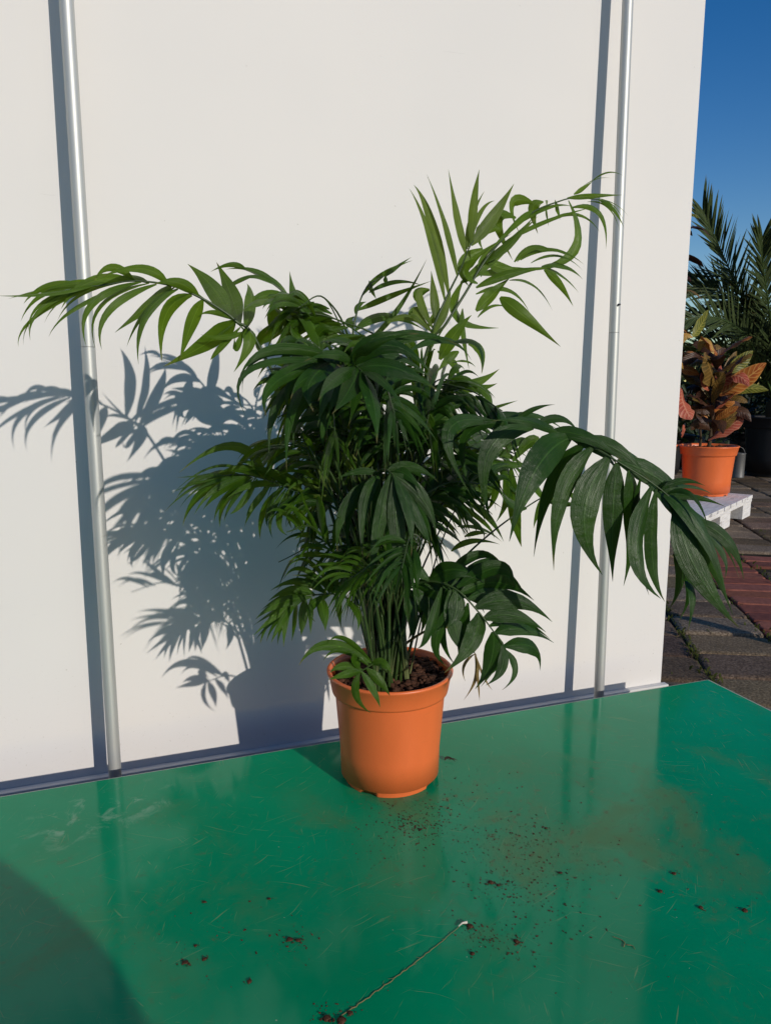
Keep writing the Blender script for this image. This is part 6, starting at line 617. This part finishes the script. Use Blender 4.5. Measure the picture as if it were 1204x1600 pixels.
# curled dry scrap beside the pot
bm = bmesh.new(); uvl = bm.loops.layers.uv.new('UVMap'); p = onboard(-.765, -.148, .0022)
z = Vector((0, 0, 1)); leaf(bm, uvl, (0, 0, 0), DV * .009 + NV * .002 + z * .004, DV * .017 - NV * .014 + z * .001, .0055, .6, ref=Vector((0, 0, 1)), rows=8, wave=.3)
leaf(bm, uvl, DV * .009, DV * .016 - NV * .004 + z * .003, DV * .024 - NV * .010, .003, .4, ref=Vector((0, 0, 1)), rows=8)
tag(obj('dry_scrap', bm, M['scrap'], loc=p, norm=False), 'dark curled scrap of dry leaf on the green board right of the pot', 'leaf scrap')
bm = bmesh.new(); pts = catmull([(0, 0, .001), DV * .006 + NV * .006 + z * .001, DV * .004 + NV * .013 + z * .001, DV * -.002 + NV * .02 + z * .001], 6); tube(bm, pts, .0006, .0004, 5)
pts = catmull([DV * .006 + NV * .002 + z * .001, DV * .012 - NV * .002 + z * .001, DV * .011 - NV * .008 + z * .001], 5); tube(bm, pts, .0006, .0003, 5)
tag(obj('straw_bit', bm, M['twig'], loc=onboard(-.745, -.655, 0)), 'pale curled bit of straw at the front right of the green board', 'straw')

# ================================================================== background
# whitewashed pallet
pa = empty('wooden_pallet', (2.42, 4.82, GROUND + .004), R(51)); tag(pa, 'whitewashed wooden pallet on the paving under the croton pots', 'pallet')
def pbox(name, lo, hi): bm = bmesh.new(); box(bm, lo, hi, .003); return obj(name, bm, M['wood'], pa, smooth=False)
for y0 in (0, .35, .70):
    for x0, x1 in ((-.20, 0), (-.72, -.50), (-1.20, -1.0)): pbox('block', (x0, y0, 0), (x1, y0 + .10, .094))
    pbox('stringer', (-1.203, y0 - .003, .095), (.003, y0 + .103, .117))
for k_ in range(9): pbox('deck_board', (-1.206 + k_ * .1365, -.006, .1175), (-1.206 + k_ * .1365 + .118, .806, .1395))
# croton in terracotta pot
def croton_pot(loc, r, h, label, name='potted_croton'):
    e = empty(name, loc); tag(e, label, 'potted plant')
    bm = bmesh.new(); k = r / .1125
    lathe(bm, [(a * k, b * h / .2058) for a, b in pp], 72, lambda a: (a % 60) < 12); obj('pot', bm, M['pot'], e)
    bm = bmesh.new(); bmesh.ops.create_circle(bm, cap_ends=True, segments=40, radius=r * .9, matrix=Matrix.Translation((0, 0, h * .92)))
    for _ in range(140):
        a, q = random.uniform(0, 6.283), r * .85 * math.sqrt(random.random()); clod(bm, (q * math.cos(a), q * math.sin(a), h * .925), random.uniform(.008, .022), 1)
    obj('soil', bm, M['soil'], e, norm=True); return e
CP = [(0, .2), (.06, .3), (.2, .72), (.4, 1.0), (.65, .97), (.82, .75), (.94, .4), (1, .08)]
cl = Vector((2.13, 4.86, GROUND + .1445)); cr = croton_pot(cl, .186, .325, 'orange and red leaved croton in a terracotta pot on the white pallet')
bm = bmesh.new(); tube(bm, catmull([(0, 0, .29), (.01, .0, .5), (.0, .02, .8)], 6), .014, .006, 8); tube(bm, catmull([(-.05, .02, .29), (-.06, 0, .4), (-.1, .02, .6)], 6), .010, .005, 8); obj('stem', bm, M['bark'], cr)
for q in CROTON_LEAVES:
    bm = bmesh.new(); uvl = bm.loops.layers.uv.new('UVMap'); f = lambda a: Vector([x / 1000 for x in a]) - cl
    leaf(bm, uvl, f(q[0:3]), f(q[3:6]), f(q[6:9]), q[9] / 10000 * 1.25, random.uniform(-.45, .45), rows=12, P=CP, fold=.2, wave=.10, twist=.5); obj('leaf', bm, CR[q[10]], cr, norm=False)
rc = random.Random(21)
for i in range(34):
    zz = .36 + .55 * (i / 34); a_ = i * 2.4 + rc.uniform(-.3, .3); d_ = Vector((math.cos(a_), math.sin(a_), 0)); L_ = rc.uniform(.16, .27); b_ = Vector((rc.gauss(0, .03), rc.gauss(0, .03), zz))
    bm = bmesh.new(); uvl = bm.loops.layers.uv.new('UVMap')
    leaf(bm, uvl, b_, b_ + d_ * L_ * .5 + Vector((0, 0, rc.uniform(.07, .13))), b_ + d_ * L_ * .9 + Vector((0, 0, rc.uniform(.02, .20))), rc.uniform(.06, .10), rc.uniform(-.7, .7), ref=Vector((0, -.5, .8)), rows=10, P=CP, fold=.3, wave=.2, twist=.8)
    obj('leaf', bm, CR[rc.choice((5, 5, 1, 0, 3, 1, 0))], cr, norm=False)
def wild_croton(e, top, n, seed, r0=.05):
    rnd = random.Random(seed)
    bm = bmesh.new(); tube(bm, catmull([(0, 0, .29), (.02, .01, top * .5), (.03, 0, top)], 8), .013, .006, 8); obj('stem', bm, M['bark'], e)
    for i in range(n):
        s = i / n; zz = .45 + (top - .40) * s; a = i * 2.4 + rnd.uniform(-.3, .3); L = rnd.uniform(.2, .3)
        d = Vector((math.cos(a), math.sin(a), 0)); b = Vector((.02 * s, .01 * s, zz)); up = rnd.uniform(.02, .16)
        bm = bmesh.new(); uvl = bm.loops.layers.uv.new('UVMap')
        leaf(bm, uvl, b, b + d * L * .55 + Vector((0, 0, up)), b + d * L + Vector((0, 0, up * .7 - .03)), rnd.uniform(.05, .085), rnd.uniform(-.4, .4), ref=Vector((0, 0, 1)), rows=10, P=CP, fold=.3, wave=.14)
        obj('leaf', bm, CR[rnd.choice((5, 5, 1, 2, 4, 0))], e, norm=False)
c2 = croton_pot(Vector((1.775, 4.98, GROUND + .1445)), .186, .325, 'tall yellow tipped croton in a terracotta pot half hidden behind the white wall')
wild_croton(c2, 1.72, 46, 5)
# date palms in black pots
def black_pot(e, r, h):
    bm = bmesh.new(); k = r / .1125; lathe(bm, [(a * k, b * h / .2058) for a, b in pp], 48); obj('pot', bm, M['black'], e)
    bm = bmesh.new(); bmesh.ops.create_circle(bm, cap_ends=True, segments=32, radius=r * .92, matrix=Matrix.Translation((0, 0, h * .93))); obj('soil', bm, M['soil'], e)
SP = [(0, .5), (.1, .9), (.35, 1), (.7, .75), (.9, .35), (1, .03)]
def feather(e, P, n, L0, wid, rnd, up=Vector((0, 0, 1))):
    path = catmull(P, 8); bm = bmesh.new(); uvl = bm.loops.layers.uv.new('UVMap'); m_ = len(path) - 1
    for i in range(n):
        s = .16 + .84 * i / (n - 1); x = s * m_; k = min(int(x), m_ - 1); p = path[k].lerp(path[k + 1], x - k)
        T = (path[min(k + 2, m_)] - path[max(k - 1, 0)]).normalized(); side = T.cross(up); side = side.normalized() if side.length > .05 else T.orthogonal().normalized(); nn = side.cross(T)
        for sg in (-1, 1):
            an = R(rnd.uniform(34, 52)) * (1.1 - .55 * s); L = L0 * rnd.uniform(.85, 1.1) * (1 - .5 * abs(s - .45) ** 1.2)
            d = (T * math.cos(an) + side * sg * math.sin(an) + nn * rnd.uniform(.1, .4)).normalized(); t = p + d * L
            leaf(bm, uvl, p, p + d * L * .5, t + Vector((0, 0, -.02 * L)), wid * rnd.uniform(.8, 1.1), rnd.uniform(-.6, .6), ref=nn, rows=6, cols=(-1, 0, 1), fold=.5, P=SP)
    fo = obj('frond', bm, M['date'], e, norm=False)
    bm = bmesh.new(); tube(bm, path, .011, .003, 6); obj('stalk', bm, M['stalk'], fo)
def date_palm(loc, pot_r, pot_h, label, first, n, seed, lean=(0, 0)):
    rnd = random.Random(seed); e = empty('date_palm', loc); tag(e, label, 'palm', 'date palms in black pots'); black_pot(e, pot_r, pot_h)
    top = Vector((0, 0, pot_h + .16)); bm = bmesh.new()
    lathe(bm, [(.10, pot_h * .9), (.12, pot_h + .05), (.11, pot_h + .12), (.06, pot_h + .22), (0, pot_h + .26)], 18); obj('trunk', bm, M['bark'], e)
    for P in first: feather(e, [Vector(p) - Vector(loc) for p in P], 56, .40, .023, rnd, up=Vector((0, -1, .2)))
    for i in range(n):
        a = i * 2.399 + rnd.uniform(-.25, .25); q = rnd.uniform(.35, 1.25); L = rnd.uniform(1.0, 1.5)
        d = Vector((math.cos(a), math.sin(a), 0)); h = math.sin(q) * L; o = math.cos(q) * L
        feather(e, [top, top + d * o * .3 + Vector((0, 0, h * .45)), top + d * o * .7 + Vector((0, 0, h * .85)), top + d * o * 1.15 + Vector((0, 0, h * .9))], 40, .34, .021, rnd)
    return e
date_palm((3.78, 7.15, GROUND), .32, .57, 'feathery date palm in a black pot, its tall frond rising beside the white wall', [[(3.70, 7.15, .6), (3.50, 7.1, 1.12), (3.285, 7.0, 1.486), (2.958, 6.8, 1.90), (2.742, 6.7, 2.19)], [(3.7, 7.1, .6), (3.3, 6.9, 1.15), (2.85, 6.7, 1.32), (2.45, 6.6, 1.22)], [(3.7, 7.1, .6), (3.5, 6.9, 1.3), (3.3, 6.7, 1.72), (3.22, 6.6, 1.95)], [(3.7, 7.2, .6), (3.4, 7.0, 1.0), (3.0, 6.9, 1.08), (2.7, 6.8, .95)], [(3.7, 7.2, .6), (3.45, 7.1, 1.25), (3.1, 7.0, 1.55), (2.75, 7.0, 1.62)]], 17, 3)
date_palm((4.65, 7.0, GROUND), .32, .57, 'feathery date palm at the right edge of the photograph, mostly cut off', [[(4.55, 7.0, .7), (4.2, 7.0, 1.5), (3.72, 7.0, 2.28)]], 16, 9)
# dark shrubs in black nursery pots
def shrub(loc, h, rad, seed, label, n=900, ls=.12):
    rnd = random.Random(seed); e = empty('potted_shrub', loc); tag(e, label, 'potted plant', 'dark shrubs in black nursery pots'); black_pot(e, .2, .34)
    bm = bmesh.new()
    for i in range(6):
        a = rnd.uniform(0, 6.28); tube(bm, catmull([(0, 0, .3), (rad * .3 * math.cos(a), rad * .3 * math.sin(a), h * .55), (rad * .7 * math.cos(a), rad * .7 * math.sin(a), h * .9)], 6), .014, .005, 6)
    obj('stem', bm, M['bark'], e)
    bm = bmesh.new(); uvl = bm.loops.layers.uv.new('UVMap')
    hubs = [(rnd.uniform(0, 6.28), rad * math.sqrt(rnd.random()), rnd.uniform(.3, h)) for _ in range(26)]
    for i in range(n):
        a, r, zz = rnd.choice(hubs); b = Vector((r * math.cos(a), r * math.sin(a), zz)) + Vector((rnd.gauss(0, .08), rnd.gauss(0, .08), rnd.gauss(0, .08)))
        b.z = max(b.z, .25)
        d = Vector((rnd.gauss(0, 1), rnd.gauss(0, 1), rnd.gauss(.3, .8))).normalized(); L = ls * rnd.uniform(.6, 1.4)
        leaf(bm, uvl, b, b + d * L * .5, b + d * L - Vector((0, 0, L * .25)), L * .36, rnd.uniform(-1, 1), ref=Vector((.3, -.6, .8)), rows=5, cols=(-1, 0, 1), fold=.4)
    obj('foliage', bm, M['shrub'], e, norm=False)
shrub((2.75, 7.3, GROUND), 1.5, .42, 1, 'dark leafy shrub in a black pot directly behind the orange croton')
shrub((3.15, 8.0, GROUND), 1.25, .45, 2, 'dark shrub in a black pot between the orange croton and the date palm', 1000)
shrub((2.35, 7.6, GROUND), 2.0, .42, 3, 'taller dark shrub rising behind the yellow tipped croton', 1100)
shrub((4.1, 8.4, GROUND), 1.3, .5, 4, 'dark shrub in a black pot behind the date palm', 1000)
# grey metal can
gc = empty('metal_can', (3.34, 6.95, GROUND)); tag(gc, 'small grey metal can standing on the ground beside the black palm pot', 'can')
bm = bmesh.new(); lathe(bm, [(.0, .0), (.055, .0), (.057, .006), (.055, .012), (.055, .22), (.058, .226), (.058, .234), (.05, .234), (.05, .02), (0, .02)], 32); obj('body', bm, M['grey'], gc)
bm = bmesh.new(); tube(bm, [Vector((.057 * math.cos(R(a)), 0, .20 + .09 * math.sin(R(a)))) for a in range(0, 181, 15)], .0025, seg=6); obj('handle', bm, M['grey'], gc)
# far hedge closing the view
bm = bmesh.new(); uvl = bm.loops.layers.uv.new('UVMap'); rnd = random.Random(77)
for i in range(5200):
    x = rnd.uniform(-3, 11); top = 1.15 + .16 * math.sin(x * 1.7) + .1 * math.sin(x * 4.1); b = Vector((x, 11.5 + rnd.uniform(-.35, .5), GROUND + rnd.uniform(.02, top)))
    d = Vector((rnd.gauss(0, 1), rnd.gauss(-.5, 1), rnd.gauss(.2, .8))).normalized(); L = rnd.uniform(.09, .2)
    leaf(bm, uvl, b, b + d * L * .5, b + d * L - Vector((0, 0, .03)), L * .45, rnd.uniform(-1, 1), ref=Vector((.2, -.8, .5)), rows=4, cols=(-1, 0, 1), fold=.3)
tag(obj('hedge', bm, M['shrub'], norm=False), 'low dark clipped hedge far behind the potted plants', 'hedge')

# unseen leaning pole, added outside the frame to cast a shadow across the paving
bm = bmesh.new(); p0 = Vector((1.62, 1.94, GROUND)); tube(bm, [Vector((0, 0, 0)), Vector((.10, .22, 2.3))], .026, .024, 12)
tag(obj('shadow_pole', bm, M['wood_dark'], loc=p0), 'unseen leaning pole added right of the green board to cast a shadow on the paving', 'pole')

# ================================================================== the photographer, crouching behind the camera (casts the shadow at the lower left)
def skinned(name, chains, mat, parent=None, sub=2, grow=1.0):
    me = bpy.data.meshes.new(name); vs, es, rs = [], [], []; idx = {}
    for ch in chains:
        last = None
        for key, co, r in ch:
            if key not in idx: idx[key] = len(vs); vs.append(co); rs.append(r)
            if last is not None and (last, idx[key]) not in es: es.append((last, idx[key]))
            last = idx[key]
    me.from_pydata(vs, es, []); o = bpy.data.objects.new(name, me); C.objects.link(o)
    sm = o.modifiers.new('skin', 'SKIN'); sk = me.skin_vertices[0].data
    for i, r in enumerate(rs): sk[i].radius = (r * grow, r * grow); sk[i].use_root = (i == 0)
    ss = o.modifiers.new('sub', 'SUBSURF'); ss.levels = sub; ss.render_levels = sub
    me.materials.append(mat)
    if parent: o.parent = parent
    return o
M['skin'] = m_plain('skin', (.50, .30, .21), .55, .4, .06); M['cloth'] = m_plain('navy_cloth', (.03, .04, .075), .85, .2, .2, 60)
M['denim'] = m_plain('denim', (.06, .085, .14), .85, .2, .2, 90); M['hair'] = m_plain('brown_hair', (.05, .03, .018), .6, .3, .3, 90)
PX, PY, PG = .17, -.62, GROUND
ph = empty('person', (PX, PY, PG)); tag(ph, 'person in navy top and jeans crouching behind the camera and holding a phone', 'person')
def q(x, y, z): return Vector((x - PX, y - PY, z - PG))
body = skinned('body', [
    [('hip', q(.18, -.72, .16), .13), ('belly', q(.17, -.68, .30), .125), ('chest', q(.14, -.58, .50), .14), ('neck0', q(.12, -.50, .65), .075), ('neck', q(.11, -.47, .70), .05), ('head0', q(.10, -.43, .78), .082), ('head1', q(.10, -.42, .86), .09), ('head2', q(.10, -.43, .91), .06)],
    [('hip', q(.18, -.72, .16), .13), ('hr', q(.29, -.66, .17), .10), ('kr', q(.61, -.39, .46), .10), ('cr', q(.50, -.48, .20), .062), ('ar', q(.41, -.57, -.06), .042), ('fr', q(.42, -.50, -.10), .042), ('tr', q(.43, -.38, -.115), .034)],
    [('hip', q(.18, -.72, .16), .13), ('hl', q(.07, -.66, .17), .10), ('kl', q(-.10, -.34, .42), .072), ('cl', q(-.08, -.47, .20), .062), ('al', q(-.07, -.57, -.06), .042), ('fl', q(-.07, -.50, -.10), .042), ('tl', q(-.08, -.38, -.115), .034)],
    [('neck0', q(.12, -.50, .65), .075), ('sr', q(.33, -.52, .61), .068), ('er', q(.63, -.45, .50), .066), ('wr', q(.11, -.14, .62), .028), ('hr1', q(.085, -.10, .66), .034)],
    [('neck0', q(.12, -.50, .65), .075), ('sl', q(-.05, -.52, .60), .068), ('el', q(-.13, -.32, .48), .046), ('wl', q(-.09, -.14, .60), .028), ('hl1', q(-.08, -.10, .655), .034)],
], M['cloth'], ph, 2, 1.25)
hair = skinned('hair', [[('a', q(.10, -.46, .86), .092), ('b', q(.10, -.45, .93), .075), ('c', q(.10, -.49, .80), .07)]], M['hair'], ph)
for side, x in (('r', .085), ('l', -.08)):
    s = 1 if side == 'r' else -1
    ch = []
    for i in range(4):
        z0 = .682 - i * .017
        ch.append([('p', q(x, -.10, .655), .022), ('k%d' % i, q(x - s * .002, -.066, z0), .0095), ('m%d' % i, q(x - s * .020, -.040, z0 + .002), .0085), ('t%d' % i, q(x - s * .036, -.036 - .002 * i, z0 + .003), .0075)])
    ch.append([('p', q(x, -.10, .655), .022), ('th', q(x - s * .012, -.075, .70), .0105), ('tt', q(x - s * .034, -.062, .71), .0085)])
    skinned('hand', ch, M['skin'], ph, 1)
face = skinned('face', [[('f0', q(.10, -.375, .88), .06), ('f1', q(.10, -.365, .82), .058), ('f2', q(.10, -.375, .775), .042)], [('f1', q(.10, -.365, .82), .058), ('n', q(.10, -.298, .822), .013)]], M['skin'], ph)
for s in (-1, 1):
    bm = bmesh.new(); bmesh.ops.create_uvsphere(bm, u_segments=12, v_segments=8, radius=.011, matrix=Matrix.Translation(q(.10 + s * .03, -.312, .848))); obj('eye', bm, M['black'], ph)
bm = bmesh.new(); box(bm, (-.037, -.048, .62), (.037, -.040, .775), .003)
phone = obj('phone', bm, M['black'], smooth=False); tag(phone, 'black mobile phone held up by the crouching person', 'phone')
